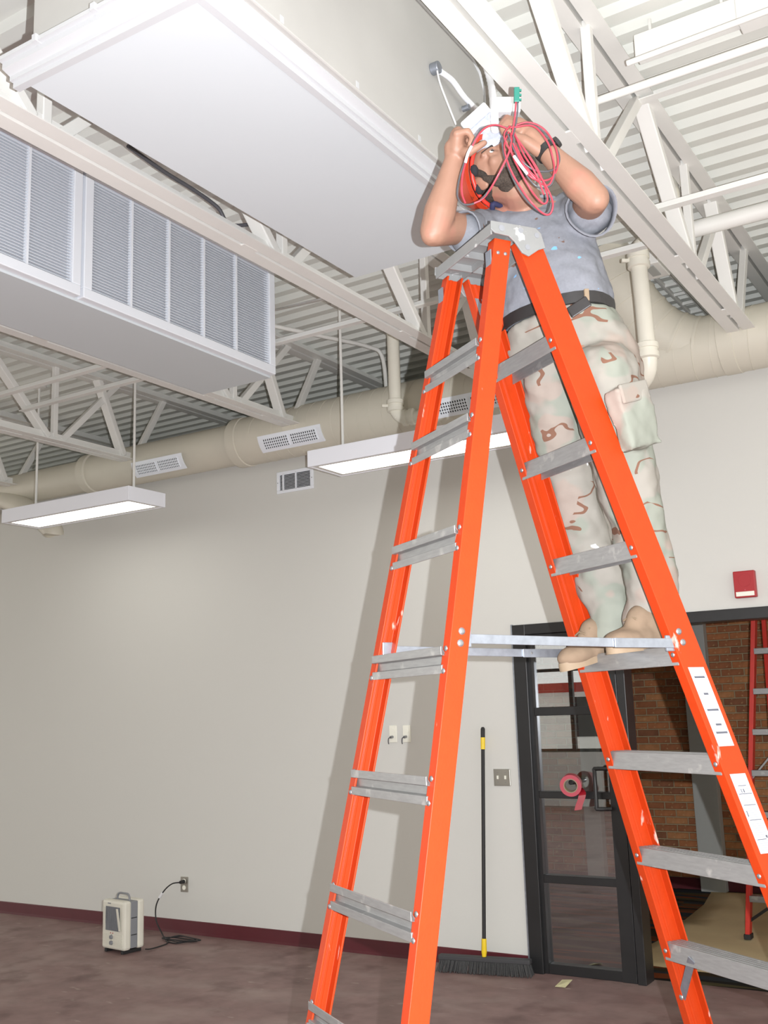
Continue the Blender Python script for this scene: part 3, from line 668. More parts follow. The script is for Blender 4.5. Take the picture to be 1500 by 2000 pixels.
# second, red stepladder standing on the cloth
t = thing('stepladder', 'red stepladder on the drop cloth at the right edge, beyond the doorway', 'ladder', (-1.85, 8.3, 0.03))
q0, q1 = V((-2.075, 8.10, 0.05)), V((-1.80, 8.12, 2.55)); wv = V((0.50, 0, 0)); wt = V((0.28, 0, 0))
MB().beam(q0, q1, 0.032, 0.075, (1, 0, 0)).build('front_rail', M_redfib, t, bevel=0.003)
MB().beam(q0+wv, q1+wt, 0.032, 0.075, (1, 0, 0)).build('front_rail', M_redfib, t, bevel=0.003)
MB().beam((-2.02, 9.05, 0.05), (-1.78, 8.25, 2.55), 0.03, 0.05, (1, 0, 0)).build('rear_rail', M_redfib, t, bevel=0.003)
MB().beam((-1.55, 9.05, 0.05), (-1.50, 8.25, 2.55), 0.03, 0.05, (1, 0, 0)).build('rear_rail', M_redfib, t, bevel=0.003)
for k in range(8):
    z = 0.30+k*0.293; f_ = (z-0.05)/2.5; a = q0.lerp(q1, f_); b_ = (q0+wv).lerp(q1+wt, f_)
    MB().obox((a+b_)/2+V((0, 0, 0)), ((b_-a).x/2-0.01, 0, 0), (0, 0.04, 0), (0, 0, 0.022)).build('step', M_alu, t, bevel=0.003)
for a in (q0, q0+wv): MB().obox(a-V((0, 0, 0.012)), (0.024, 0, 0), (0, 0.045, 0), (0, 0, 0.018)).build('foot', M_blackrub, t, bevel=0.004)
for xx in (-2.02, -1.55): MB().obox((xx, 9.05, 0.035), (0.022, 0, 0), (0, 0.03, 0), (0, 0, 0.018)).build('foot', M_blackrub, t)
MB().box((-1.85, 8.07, 2.55), (-1.46, 8.3, 2.60)).build('top_cap', M_cap, t, bevel=0.006)
MB().beam((-2.0, 8.10, 1.08), (-1.80, 8.10, 1.30), 0.02, 0.012, (0, 1, 0)).build('brace', M_alu, t)
MB().beam((-2.06, 8.13, 0.14), (-1.83, 8.13, 0.30), 0.05, 0.02, (0, 1, 0)).build('dark_diagonal', M_blackrub, t)  # short dark diagonal bar low by the front foot

# ---------------------------------------------------------------- what the glass mirrors: a small house outside
struct(MB().box((-40, -40, -0.3), (30, -4.1, -0.1)).build('ground_outside', M_ground))
t = thing('house', 'red roofed white house outside, mirrored in the door glass', 'house', (-12, -16, 0))
MB().box((-16.5, -19, -0.1), (-10.0, -15, 2.3)).build('wall', M_siding, t)
MB().prof((-17, -17, 2.3), (-9.6, -17, 2.3), [(2.5, 0), (0, 1.3), (-2.5, 0)], (0, 1, 0)).build('roof', M_roof, t)
MB().prof((-13.2, -14.9, 2.3), (-13.2, -17, 2.3), [(0.7, 0), (0, 0.9), (-0.7, 0)], (1, 0, 0)).build('gable', M_siding, t)
for xx in (-15.6, -13.6, -11.6): MB().box((xx, -15.02, 0.8), (xx+0.9, -14.98, 1.9)).build('window', M_dark, t)

# ---------------------------------------------------------------- space heater
hb = V((-6.16, 5.975, 0.0)); hf = V((-0.13, -0.99, 0)).normalized(); hs = V((0.99, -0.13, 0)); hz = V((0, 0, 1))
t = thing('space_heater', 'cream portable heater with a grey handle on the floor by the wall', 'heater', hb)
def hP(a, f_, z): return hb+hs*a+hf*f_+hz*z
def hslab(f0, f1, w_, z0, z1, nm, m, bv):
    c_ = hP(0, (f0+f1)/2, (z0+z1)/2); return MB().obox(c_, hs*w_/2, hf*(f1-f0)/2, hz*(z1-z0)/2).build(nm, m, t, bevel=bv)
hslab(0.025, 0.095, 0.275, 0.025, 0.375, 'front_shell', M_heater, 0.02)
hslab(-0.035, 0.03, 0.262, 0.035, 0.367, 'shell_band', M_heatgrey, 0.006)
hslab(-0.095, -0.03, 0.275, 0.025, 0.375, 'rear_shell', M_heater, 0.02)
MB().obox(hP(0, 0.0955, 0.245), hs*0.085, hf*0.002, hz*0.085).build('grille_opening', M_mesh, t)
for k in range(14): MB().obox(hP(-0.078+k*0.012, 0.098, 0.245), hs*0.0022, hf*0.003, hz*0.084).build('grille_fin', M_heatgrey, t)
for sg in (-1, 1): MB().beam(hP(sg*0.092, 0.10, 0.165), hP(sg*0.080, 0.118, 0.325), 0.022, 0.004, hs).build('side_flap', M_heater, t)
for k in range(9): MB().obox(hP(0, 0.0955, 0.045+k*0.0115), hs*0.12, hf*0.0025, hz*0.003).build('rib', M_heater, t)
for z in (0.075, 0.115): MB().disc(hP(-0.01, 0.095, z), hf, 0.017, 0.014, 16, 0.014).build('knob', M_heatgrey, t, 40)
for a in (-0.022, 0.004): MB().disc(hP(a, 0.095, 0.143), hf, 0.004, 0.003, 8).build('indicator', M_red, t)
MB().tube(spline([hP(-0.075, 0, 0.365), hP(-0.07, 0, 0.395), hP(-0.05, 0, 0.412), hP(0, 0, 0.414), hP(0.05, 0, 0.412), hP(0.07, 0, 0.395), hP(0.075, 0, 0.365)], 5), 0.0075, 8).build('handle', M_heatgrey, t, 50)
for a in (-0.10, 0.10):
    MB().obox(hP(a, 0.0, 0.013), hs*0.012, hf*0.085, hz*0.013).build('foot', M_blackrub, t, bevel=0.003)
for z in (0.13, 0.25): MB().obox(hP(0.1315, 0.0, z), hs*0.002, hf*0.025, hz*0.003).build('side_slot', M_dark, t)
MB().obox(hP(-0.045, 0.0955, 0.352), hs*0.018, hf*0.001, hz*0.004).build('badge', M_heatgrey, t)

# ---------------------------------------------------------------- push broom leaning on the wall
t = thing('push_broom', 'push broom with a black pole and yellow ends leaning on the wall', 'broom', (-3.40, 6.47, 0))
ba = V((0.985, 0.17, 0)); bn = V((-0.17, 0.985, 0)); bc = V((-3.385, 6.50, 0))
MB().obox(bc+V((0, 0, 0.088)), ba*0.315, bn*0.032, V((0, 0, 0.016))).build('broom_block', M_broomblk, t, bevel=0.008)
br = MB(); rr = random.Random(5)
for i in range(84):
    for j in range(4):
        a = -0.30+0.60*i/83+rr.uniform(-0.003, 0.003); q = -0.024+0.016*j
        p = bc+ba*a+bn*q+V((0, 0, 0.078)); e = bc+ba*(a*1.07+rr.uniform(-0.008, 0.008))+bn*(q*1.9-0.006+rr.uniform(-0.004, 0.004)); e.z = rr.uniform(0.0, 0.006)
        br.tube([p, e], [0.0042, 0.0034], 4)
o = br.build('bristles', M_bristle, t); o['kind'] = 'stuff'
p0 = bc+V((0, 0, 0.10)); p1 = V((-3.3648, 6.6, 1.58))
dv = (p1-p0).normalized(); Lh = (p1-p0).length
MB().tube([p0+dv*0.10, p0+dv*(Lh-0.13)], 0.0125, 12).build('pole', M_blackrub, t, 40)
MB().tube([p0-dv*0.012, p0+dv*0.02, p0+dv*0.03, p0+dv*0.115], [0.012, 0.016, 0.018, 0.0165], 12).build('socket', M_yellow, t, 40)
MB().tube([p0+dv*(Lh-0.15), p0+dv*(Lh-0.07)], 0.0155, 12).build('collar', M_yellow, t, 40)
MB().tube([p0+dv*(Lh-0.08), p0+dv*(Lh-0.012), p0+dv*Lh], [0.0148, 0.0148, 0.008], 12).build('grip', M_blackrub, t, 40)
# scrap of paper on the floor
pp = [V((-2.8361, 6.372, 0.004)), V((-2.7701, 6.3761, 0.004)), V((-2.7579, 6.4658, 0.03)), V((-2.8451, 6.5081, 0.012))]
m = MB(); m.add(pp+[p+V((0, 0, 0.002)) for p in pp], [(0, 1, 2, 3), (7, 6, 5, 4), (0, 4, 5, 1), (1, 5, 6, 2), (2, 6, 7, 3), (3, 7, 4, 0)])
tag(m.build('paper_scrap', M_paper), 'curled yellowish paper scrap on the floor in front of the door', 'paper')

# ---------------------------------------------------------------- the orange stepladder
TH = -0.572
LU = V((math.cos(TH), math.sin(TH), 0)); LV = V((-math.sin(TH), math.cos(TH), 0)); LO = V((-1.297, 2.662, 0)); UP = V((0, 0, 1))
def FR(z, s=0): return LO+LV*(0.044+0.332*(3-z))+LU*s*(0.127+0.067*(3-z))+UP*z
def RE(z, s=0): return LO-LV*(0.044+0.209*(3-z))+LU*s*(0.124+0.063*(3-z))+UP*z
def wF(z): return 0.127+0.067*(3-z)
def wR(z): return 0.124+0.063*(3-z)
ladder = thing('stepladder', 'tall orange stepladder with grey steps that the worker stands on', 'ladder', (LO.x, LO.y, 0))
# channel section, outer web plus two flanges pointing inward; (inward offset from web, along v)
def channel(depth, fl, th, groove):
    mid = depth/2
    return [(0, 0), (0, depth), (fl, depth), (fl, depth-th), (th, depth-th), (th, mid+groove), (th+0.003, mid+groove), (th+0.003, mid-groove), (th, mid-groove), (th, th), (fl, th), (fl, 0)]
def rail(base, s, depth, z0, z1, nm, away):
    sec = channel(depth, 0.036, 0.006, 0.005); rings = []
    for z in (z0, z1):
        p = base(z, s)+LU*s*0.036
        rings.append([p-LU*s*a+LV*away*b_ for a, b_ in sec])
    return MB().loft(rings).build(nm, M_orange, ladder, bevel=0.0022)
frl = [rail(FR, s, 0.088, 0.03, 3.03, 'front_rail', 1) for s in (-1, 1)]
rrl = [rail(RE, s, 0.055, 0.03, 3.03, 'rear_rail', 1) for s in (-1, 1)]
for base, dpt in ((FR, 0.088), (RE, 0.055)):
    for s in (-1, 1):
        p = base(0.03, s)+LU*s*0.018+LV*dpt/2
        MB().obox(p-UP*0.012, LU*0.024, LV*(dpt/2+0.006), UP*0.018).build('foot', M_blackrub, ladder, bevel=0.004)
def bolts(par, p, nrm, r=0.0075):
    return MB().loft([[p+nrm*h_+(frame(nrm)[0]*math.cos(2*math.pi*k/10)+frame(nrm)[1]*math.sin(2*math.pi*k/10))*q for k in range(10)] for h_, q in ((0, r), (0.0025, r*0.85), (0.004, r*0.4))]).build('rivet', M_bolt, par, 50)
# flat treads: deck with a front and a back lip
for i in range(1, 10):
    z = 0.3*i+0.044; p = FR(z); w_ = wF(z)+0.028
    sec = [(0.007, -0.030), (0.007, 0.024), (0.081, 0.024), (0.081, -0.024), (0.078, -0.024), (0.078, 0.021), (0.010, 0.021), (0.010, -0.030)]
    rings = [[p+LU*sg*w_+LV*a+UP*b_ for a, b_ in sec] for sg in (-1, 1)]
    stp = MB().loft(rings).build('step', M_alu, ladder, bevel=0.0015)
    for k in range(4): MB().obox(p+LV*(0.020+k*0.016)+UP*0.0245, LU*(w_-0.01), LV*0.002, UP*0.0012).build('tread_rib', M_alu, stp)
    for s in (-1, 1): bolts(stp, FR(z, s)+LU*s*0.016, -LV)
# lowest tread has a diagonal brace at each end
for s in (-1, 1):
    a = FR(0.944, s)-LU*s*0.10+LV*0.004-UP*0.005; b_ = FR(0.80, s)+LU*s*0.006+LV*0.004
    MB().beam(a, b_, 0.026, 0.004, LU).build('step_brace', M_zinc, ladder); bolts(ladder, b_-LV*0.004, -LV, 0.009)
# rear horizontals: shallow lipped channels
for z in (2.688, 2.464, 2.151, 1.837, 1.525, 1.226, 0.93, 0.62, 0.31):
    p = RE(z); w_ = wR(z)+0.012
    sec = [(0.0, 0.034), (0.0, 0.014), (0.016, 0.012), (0.016, -0.012), (0.0, -0.014), (0.0, -0.034), (-0.003, -0.034), (-0.003, -0.0125), (0.013, -0.010), (0.013, 0.010), (-0.003, 0.0125), (-0.003, 0.034)]
    rings = [[p+LU*sg*w_+LV*(a-0.004)+UP*b_ for a, b_ in sec] for sg in (-1, 1)]
    hb_ = MB().loft(rings).build('rear_brace', M_alu, ladder, bevel=0.001)
    for s in (-1, 1):
        for dz in (-0.028, 0.028): bolts(hb_, RE(z+dz, s)+LU*s*0.018, -LV)
# spreaders: two hinged flat bars a side, folded tabs at the rails
zs = 1.885
for s in (-1, 1):
    a = RE(zs+0.004, s)+LU*s*0.028+LV*0.03; b_ = FR(zs-0.01, s)+LU*s*0.028+LV*0.03; mid = a.lerp(b_, 0.72)-UP*0.002
    inn = -LU*s*0.0
    sp1 = MB().beam(a, mid, 0.004, 0.024, LU).build('spreader_bar', M_zinc, ladder, bevel=0.001)
    sp2 = MB().beam(mid+LU*0.005-LV*0.03, b_+LU*0.005, 0.004, 0.026, LU).build('spreader_bar', M_zinc, ladder, bevel=0.001)
    bolts(sp1, mid+LU*0.003, LU, 0.009)
    MB().obox(b_-LV*0.028+LU*s*0.0, LU*0.004, LV*0.022, UP*0.022).build('hinge_plate', M_zinc, ladder, bevel=0.002)
    MB().obox(a+LV*0.012, LU*0.004, LV*0.020, UP*0.022).build('hinge_plate', M_zinc, ladder, bevel=0.002)
    for dz in (0.022, -0.008): bolts(ladder, FR(zs+dz, s)+LU*s*0.036+LV*0.035, LU*s, 0.010)
    for dz in (0.022, -0.008): bolts(ladder, RE(zs+dz, s)+LU*s*0.036+LV*0.03, LU*s, 0.010)
# cast top cap
def lp(u_, v_, z): return LO+LU*u_+LV*v_+UP*z
cu = 0.168
m = MB(); m.loft([[lp(u_, -0.056, 3.066), lp(u_, -0.040, 3.074), lp(u_, 0.095, 3.076), lp(u_, 0.112, 3.063), lp(u_, 0.108, 3.058), lp(u_, -0.052, 3.058)] for u_ in (-cu, cu)])
m.build('top_cap', M_cap, ladder, bevel=0.003)
m = MB(); m.loft([[lp(u_, -0.056, 3.068), lp(u_, -0.056, 3.034), lp(u_, -0.051, 3.034), lp(u_, -0.051, 3.068)] for u_ in (-cu, cu)]); m.build('cap_skirt', M_cap, ladder, bevel=0.0015)
m = MB(); m.loft([[lp(u_, 0.112, 3.066), lp(u_, 0.112, 3.03), lp(u_, 0.107, 3.03), lp(u_, 0.107, 3.066)] for u_ in (-cu, cu)]); m.build('cap_skirt', M_cap, ladder, bevel=0.0015)
pl = [(-0.056, 3.074), (0.094, 3.077), (0.112, 3.063), (0.124, 3.020), (0.100, 3.010), (0.066, 2.985), (0.044, 2.992), (0.020, 3.022), (0.002, 3.036), (-0.044, 3.038), (-0.058, 3.048)]
for s in (-1, 1):
    m = MB(); m.loft([[lp(s*u_, a, b_) for a, b_ in pl] for u_ in (cu-0.001, cu+0.005)]); ep = m.build('cap_side', M_cap, ladder, bevel=0.0015)
    for a, b_, r_ in ((-0.022, 3.056, 0.0095), (0.042, 3.060, 0.008), (0.096, 3.054, 0.008), (0.062, 3.012, 0.0085)):
        MB().disc(lp(s*(cu+0.005), a, b_), LU*s, r_, 0.0012, 14).build('bolt_head', M_heatgrey, ep, bevel=0.0)
for u_ in (-0.09, 0.0, 0.09): MB().obox(lp(u_, 0.028, 3.048), LU*0.002, LV*0.078, UP*0.012).build('cap_rib', M_cap, ladder)
MB().obox(lp(0, 0.03, 3.048), LU*0.16, LV*0.002, UP*0.012).build('cap_rib', M_cap, ladder)
for s in (-1, 1):
    for dv_ in (0.016, 0.040): bolts(ladder, RE(2.985, s)+LU*s*0.036+LV*dv_, LU*s, 0.006)
    # plated gussets where the far rails meet the cap
    MB().obox(RE(2.965, s)-LV*0.002+LU*s*0.018, LU*0.014, LV*0.0015, UP*0.028).build('gusset_plate', M_zinc, ladder)
    MB().obox(FR(2.955, s)+LU*s*0.0275+LV*0.044, LU*0.0015, LV*0.03, UP*0.03).build('gusset_plate', M_zinc, ladder)
# instruction labels stuck on the near front rail: white paper with grey headings and faint lines of print
def rail_label(z0, z1, rows, nm):
    def q(z, v_, h_=0.0365): return FR(z, 1)+LU*h_+LV*v_
    m = MB(); r0 = [q(z1, 0.017), q(z1, 0.072), q(z0, 0.072), q(z0, 0.017)]; r1 = [p+LU*0.0008 for p in r0]; m.loft([r0, r1])
    lb = m.build(nm, M_white_print, ladder)
    for z, va, vb, th_, mm in rows:
        m = MB(); r0 = [q(z+th_, va, 0.0375), q(z+th_, vb, 0.0375), q(z, vb, 0.0375), q(z, va, 0.0375)]; m.loft([r0, [p+LU*0.0003 for p in r0]]); m.build('print_line', mm, lb)
    return lb
rows = []
for z, va, vb in ((1.778, 0.026, 0.062), (1.732, 0.036, 0.052), (1.688, 0.026, 0.066), (1.648, 0.036, 0.056), (1.596+0.03, 0.026, 0.066)): rows.append((z, va, vb, 0.0055, M_ink))
for k in range(34):
    z = 1.602+k*0.0058
    if all(abs(z-r[0]) > 0.008 for r in rows[:5]): rows.append((z, 0.023, 0.066-0.012*(k % 3 == 0), 0.0022, M_inkl))
rail_label(1.592, 1.808, rows, 'instruction_label')
rows = []
for z, va, vb in ((1.484, 0.030, 0.058), (1.462, 0.022, 0.068), (1.432, 0.024, 0.066), (1.392, 0.024, 0.066), (1.340, 0.024, 0.056)): rows.append((z, va, vb, 0.0018, M_ink))
for z, va, vb, th_ in ((1.466, 0.034, 0.036, 0.010), (1.466, 0.042, 0.045, 0.010), (1.402, 0.024, 0.0265, 0.016), (1.344, 0.058, 0.064, 0.007)): rows.append((z, va, vb, th_, M_ink))
for k in range(32):
    z = 1.312+k*0.0058
    if all(abs(z-r[0]) > 0.004 for r in rows[:5]): rows.append((z, 0.023, 0.064-0.014*(k % 4 == 1), 0.0022, M_inkl))
rail_label(1.304, 1.517, rows, 'instruction_label')

# ---------------------------------------------------------------- the worker on the ladder
person = thing('person', 'person in grey t-shirt, desert camouflage trousers and orange hard hat working overhead on the ladder', 'person', (-1.09, 3.02, 1.87))
# head frame: F face, Ux crown, Lh his left
HC = V((-1.3108, 2.8519, 3.393)); HF = V((0.4463, -0.5722, 0.6881)); HU = V((-0.8029, 0.0882, 0.5896)); HL = HU.cross(HF).normalized(); HU = HF.cross(HL).normalized()
def hp(f_, l, u_): return HC+HF*f_+HL*l+HU*u_
R_sh, R_el, R_wr = V((-1.3839, 2.8949, 3.2646)), V((-1.4243, 2.6311, 3.1515)), V((-1.3466, 2.6321, 3.3649))
L_sh, L_el, L_wr = V((-1.0976, 3.0236, 3.2723)), V((-0.9689, 2.787, 3.1872)), V((-1.1002, 2.7475, 3.3745))
NB = V((-1.2567, 2.9415, 3.3036)); CH = V((-1.2265, 2.9648, 3.1759)); WA = V((-1.1883, 2.988, 3.0164)); PE = V((-1.1653, 2.9632, 2.8151))
rh, lh = V((-1.245, 2.9853, 2.7532)), V((-0.9995, 2.8748, 2.6825))
rk, lk = V((-1.249, 3.1009, 2.4823)), V((-1.0059, 2.9741, 2.4453))
ra, la = V((-1.1442, 3.1702, 1.9671)), V((-1.0066, 3.0935, 1.9688))

b_ = MB()
# skull, face, jaw, nose, brow, cheeks, ears
b_.ell(hp(-0.005, 0, 0.025), HF*0.098, HL*0.076, HU*0.092)
b_.ell(hp(0.035, 0, -0.035), HF*0.060, HL*0.060, HU*0.085)
b_.ell(hp(0.032, 0, -0.080), HF*0.050, HL*0.050, HU*0.042)
b_.ell(hp(0.072, 0, -0.106), HF*0.022, HL*0.025, HU*0.020)
b_.cap(hp(0.090, 0, 0.008), hp(0.112, 0, -0.030), 0.010, 0.014, 12)
for s in (-1, 1):
    b_.ell(hp(0.100, s*0.011, -0.034), HF*0.011, HL*0.010, HU*0.009, 10, 6)
    b_.cap(hp(0.088, s*0.014, 0.022), hp(0.072, s*0.050, 0.018), 0.010, 0.010, 10)
    b_.ell(hp(0.060, s*0.040, -0.022), HF*0.022, HL*0.020, HU*0.020, 12, 8)
    b_.ell(hp(-0.006, s*0.079, -0.008), HF*0.020, HL*0.008, HU*0.033, 12, 8)
    b_.ell(hp(-0.002, s*0.078, -0.030), HF*0.012, HL*0.008, HU*0.014, 10, 6)
for s in (-1, 1):
    b_.chain([hp(0.084, s*0.019, 0.002), hp(0.0885, s*0.032, 0.0095), hp(0.080, s*0.045, 0.004)], [0.0048, 0.0052, 0.0048], 8)
    b_.chain([hp(0.084, s*0.019, -0.003), hp(0.0865, s*0.032, -0.0105), hp(0.079, s*0.045, -0.003)], [0.0048, 0.0052, 0.0048], 8)
b_.cap(hp(0.088, -0.016, -0.068), hp(0.088, 0.016, -0.068), 0.009, 0.009, 10)
b_.chain([hp(-0.02, 0, -0.03), hp(-0.01, 0, -0.10), NB], [0.056, 0.055, 0.064])
# trunk and legs run on inside the clothes, so the figure is one surface
b_.chain([NB, CH, WA, PE], [0.075, 0.10, 0.10, 0.10]); b_.cap(NB.lerp(CH, 0.35), R_sh, 0.07, 0.055); b_.cap(NB.lerp(CH, 0.35), L_sh, 0.07, 0.055)
b_.chain([PE, rh, rk, ra], [0.07, 0.050, 0.034, 0.026]); b_.chain([PE, lh, lk, la], [0.07, 0.050, 0.034, 0.026])
# arms: upper arm, elbow, full forearm, flattened wrist
def arm(sh, el, wr, side):
    b_.cap(sh, el, 0.056, 0.046, 18)
    d = (wr-el); n1 = el+d*0.28; n2 = el+d*0.7
    b_.cap(el, n1, 0.046, 0.050, 18); b_.cap(n1, n2, 0.050, 0.037, 18); b_.cap(n2, wr, 0.037, 0.030, 18)
    o_ = (el-sh).normalized()-(wr-el).normalized(); b_.ell(el+o_.normalized()*0.016, V((0.036, 0, 0)), V((0, 0.036, 0)), V((0, 0, 0.036)), 14, 8)
arm(R_sh, R_el, R_wr, 1); arm(L_sh, L_el, L_wr, -1)
# right hand: a loose fist, back to the left, fingers curling over towards the face, thumb reaching out
T = V((0.5197, -0.834, -0.1855)); RT = V((0.8451, 0.5336, -0.0316)); UPc = V((0.1253, -0.1403, 0.9821))
kn = V((-1.3262, 2.6196, 3.4239))
b_.cap(R_wr, R_wr.lerp(kn, 0.5), 0.030, 0.037, 14, 0.8, T); b_.cap(R_wr.lerp(kn, 0.5), kn, 0.037, 0.036, 14, 0.7, RT)
for i, off in enumerate((-0.030, -0.010, 0.010, 0.029)):
    ln = (0.9, 1.0, 0.96, 0.8)[i]
    k0 = kn+T*(-off)+UPc*(0.004-0.10*abs(off-0.0)*0.6)-RT*0.004
    k1 = k0+RT*0.038*ln+UPc*0.010*ln; k2 = k1+RT*0.016*ln-UPc*0.026*ln; k3 = k2-RT*0.010*ln-UPc*0.016*ln
    b_.chain([k0, k1, k2, k3], [0.0125, 0.0105, 0.0095, 0.0085], 10)
t0 = R_wr+RT*0.018+UPc*0.018+T*0.012; t1 = V((-1.2897, 2.6143, 3.3617)); t2 = V((-1.2623, 2.6228, 3.3734)); t3 = V((-1.2423, 2.6323, 3.3863))
b_.chain([t0, t1, t2, t3], [0.021, 0.0150, 0.0115, 0.0095], 12)
# left hand: wrist bent, four fingers pinching the wires, thumb under
kl = V((-1.1661, 2.7085, 3.4461))
b_.cap(L_wr, L_wr.lerp(kl, 0.5), 0.031, 0.037, 14, 0.85, UPc); b_.cap(L_wr.lerp(kl, 0.5), kl, 0.037, 0.034, 14, 0.8, T)
for i, (oy, ot) in enumerate(((0.030, -0.012), (0.014, 0.006), (-0.002, 0.018), (-0.018, 0.026))):
    ln = (0.92, 1.0, 0.95, 0.78)[i]
    k0 = kl+UPc*oy*0.75+T*ot; k1 = k0-RT*0.034*ln+UPc*0.010*ln+T*0.012*ln; k2 = k1-RT*0.018*ln-UPc*0.022*ln+T*0.006*ln; k3 = k2+RT*0.006*ln-UPc*0.020*ln
    b_.chain([k0, k1, k2, k3], [0.0125, 0.0105, 0.0095, 0.0085], 10)
b_.chain([L_wr-RT*0.016-UPc*0.010+T*0.012, V((-1.1409, 2.6832, 3.388)), V((-1.1524, 2.6576, 3.3897)), V((-1.1645, 2.6419, 3.3996))], [0.022, 0.016, 0.0125, 0.0105], 12)
b_.blob('body', M_skin, person, 0.0042, 5)
for s in (-1, 1):
    ec = hp(0.0800, s*0.032, 0.000); gz = (HF*0.80+T*0.30+HL*0.10+HU*0.05).normalized()
    e = MB().ell(ec, HF*0.0115, HL*0.0115, HU*0.0115, 16, 10).build('eye', M_eye, person, 60)
    MB().disc(ec+gz*0.0102, gz, 0.0062, 0.0020, 14, 0.004).build('iris', M_iris, e, 60)
    MB().cap(hp(0.0935, s*0.014, 0.021), hp(0.078, s*0.050, 0.024), 0.0055, 0.004, 8).build('eyebrow', M_hair, person, 60)
MB().cap(hp(0.0955, -0.014, -0.0705), hp(0.0955, 0.014, -0.0705), 0.0050, 0.0050, 8).build('lip', M_lip, person, 60)
bd = MB()
for s in (-1, 1):
    bd.chain([hp(0.012, s*0.070, -0.020), hp(0.018, s*0.064, -0.070), hp(0.045, s*0.046, -0.104), hp(0.076, s*0.016, -0.116)], [0.012, 0.019, 0.022, 0.022], 12)
    bd.chain([hp(0.094, s*0.006, -0.053), hp(0.084, s*0.028, -0.064), hp(0.072, s*0.034, -0.092)], [0.010, 0.010, 0.013], 10)
    bd.cap(hp(0.03, s*0.050, -0.10), hp(0.02, s*0.02, -0.112), 0.020, 0.018, 10)
for s in (-1, 1): bd.ell(hp(0.022, s*0.046, -0.082), HF*0.040, HL*0.020, HU*0.036); bd.ell(hp(0.015, s*0.030, -0.098), HF*0.045, HL*0.030, HU*0.026)
bd.ell(hp(0.040, 0, -0.106), HF*0.052, HL*0.050, HU*0.022)
bd.cap(hp(0.080, -0.016, -0.098), hp(0.080, 0.016, -0.098), 0.019, 0.019, 12)
bd.blob('beard', M_beard, person, 0.004, 3)
hr = MB(); hr.ell(hp(-0.016, 0, 0.018), HF*0.082, HL*0.077, HU*0.086)
for s in (-1, 1): hr.ell(hp(0.020, s*0.070, 0.010), HF*0.014, HL*0.009, HU*0.036, 12, 8)
hr.blob('hair', M_hair, person, 0.005, 3)
# hard hat: dome shell, brim, peak worn to the back, inner headband
_hu, _hf = HU.copy(), HF.copy(); q20 = math.radians(27)
HU2 = HU*math.cos(q20)-HF*math.sin(q20); HF2 = HF*math.cos(q20)+HU*math.sin(q20)
hc = hp(0.006, 0, 0.012)
HU, HF = HU2, HF2
rings_o = []; nn = 28
for k, (rr_, zz) in enumerate(((1.0, 0.0), (0.985, 0.03), (0.93, 0.065), (0.80, 0.100), (0.55, 0.126), (0.25, 0.138), (0.03, 0.141))):
    rings_o.append([hc+HU*zz+HF*0.118*rr_*math.cos(2*math.pi*i/nn)+HL*0.112*rr_*math.sin(2*math.pi*i/nn) for i in range(nn)])
rings_i = [[hc+(p-hc)*0.965 for p in r] for r in rings_o]
hat = MB().loft(rings_i[::-1]+rings_o, True).build('hard_hat', M_hat, person, 50)
bo = []
for q, zz in ((0.97, 0.0), (1.0, -0.001), (1.0, 0.004), (0.97, 0.010)):
    r_ = []
    for i in range(nn):
        a = 2*math.pi*i/nn; ext = 0.012+0.010*max(0.0, -math.cos(a))
        e_ = ext if 0.98 < q else 0.0
        r_.append(hc+HU*(zz-(0.010*max(0.0, -math.cos(a))**2 if e_ else 0))+HF*(0.118+e_)*math.cos(a)+HL*(0.112+e_)*math.sin(a))
    bo.append(r_)
MB().loft(bo+[bo[0]], False).build('brim', M_hat, hat, 50)
MB().tube([hc+HU*0.004+HF*0.104*math.cos(2*math.pi*i/24)+HL*0.091*math.sin(2*math.pi*i/24) for i in range(24)], 0.007, 8, True).build('headband', M_redfib, hat, 60)
for a in (250, 285): 
    q = math.radians(a); MB().ell(hc+HU*0.0+HF*0.096*math.cos(q)+HL*0.084*math.sin(q), HF*0.02, HL*0.014, HU*0.016, 10, 6).build('pad', M_pad, hat, 60)
MB().tube(spline([hc-HF*0.11-HU*0.02, V((-1.3207, 2.8426, 3.2996)), V((-1.329, 2.8512, 3.2915)), V((-1.3418, 2.8687, 3.2847))], 4), 0.009, 8).build('strap', M_navy, hat, 50)
HU, HF = _hu, _hf

# t-shirt: lofted trunk with short sleeves, fused, then open sleeve cuffs and collar added as parts of it
def oval(l, r, hd, sgn=1, n=28, k=2.4):
    l, r = V(l), V(r); w = (r-l)/2; c_ = (l+r)/2; dd = V((0, 0, 1)).cross(w).normalized()
    if dd.dot(T) < 0: dd = -dd
    out = []
    for i in range(n):
        a = 2*math.pi*i/n; ca, sa = math.cos(a), math.sin(a)
        out.append(c_+w*math.copysign(abs(ca)**(2/k), ca)+dd*hd*math.copysign(abs(sa)**(2/k), sa))
    return out
sh = MB()
sh.loft([oval((-1.3572, 2.9795, 2.9051), (-0.9993, 2.9455, 2.9285), 0.130), oval((-1.3616, 2.9714, 2.9829), (-1.0034, 2.9545, 2.9842), 0.138), oval((-1.3736, 2.9659, 3.0819), (-1.0259, 2.982, 3.0673), 0.140),
         oval((-1.3856, 2.951, 3.1694), (-1.0491, 3.0097, 3.1475), 0.132), oval((-1.3907, 2.9318, 3.2413), (-1.0649, 3.0324, 3.2167), 0.120), oval((-1.3807, 2.9281, 3.2859), (-1.0854, 3.0423, 3.2763), 0.095),
         oval((-1.3296, 2.9416, 3.3145), (-1.1463, 3.02, 3.3139), 0.078), oval((-1.2998, 2.9462, 3.3238), (-1.204, 2.9931, 3.3272), 0.060)])
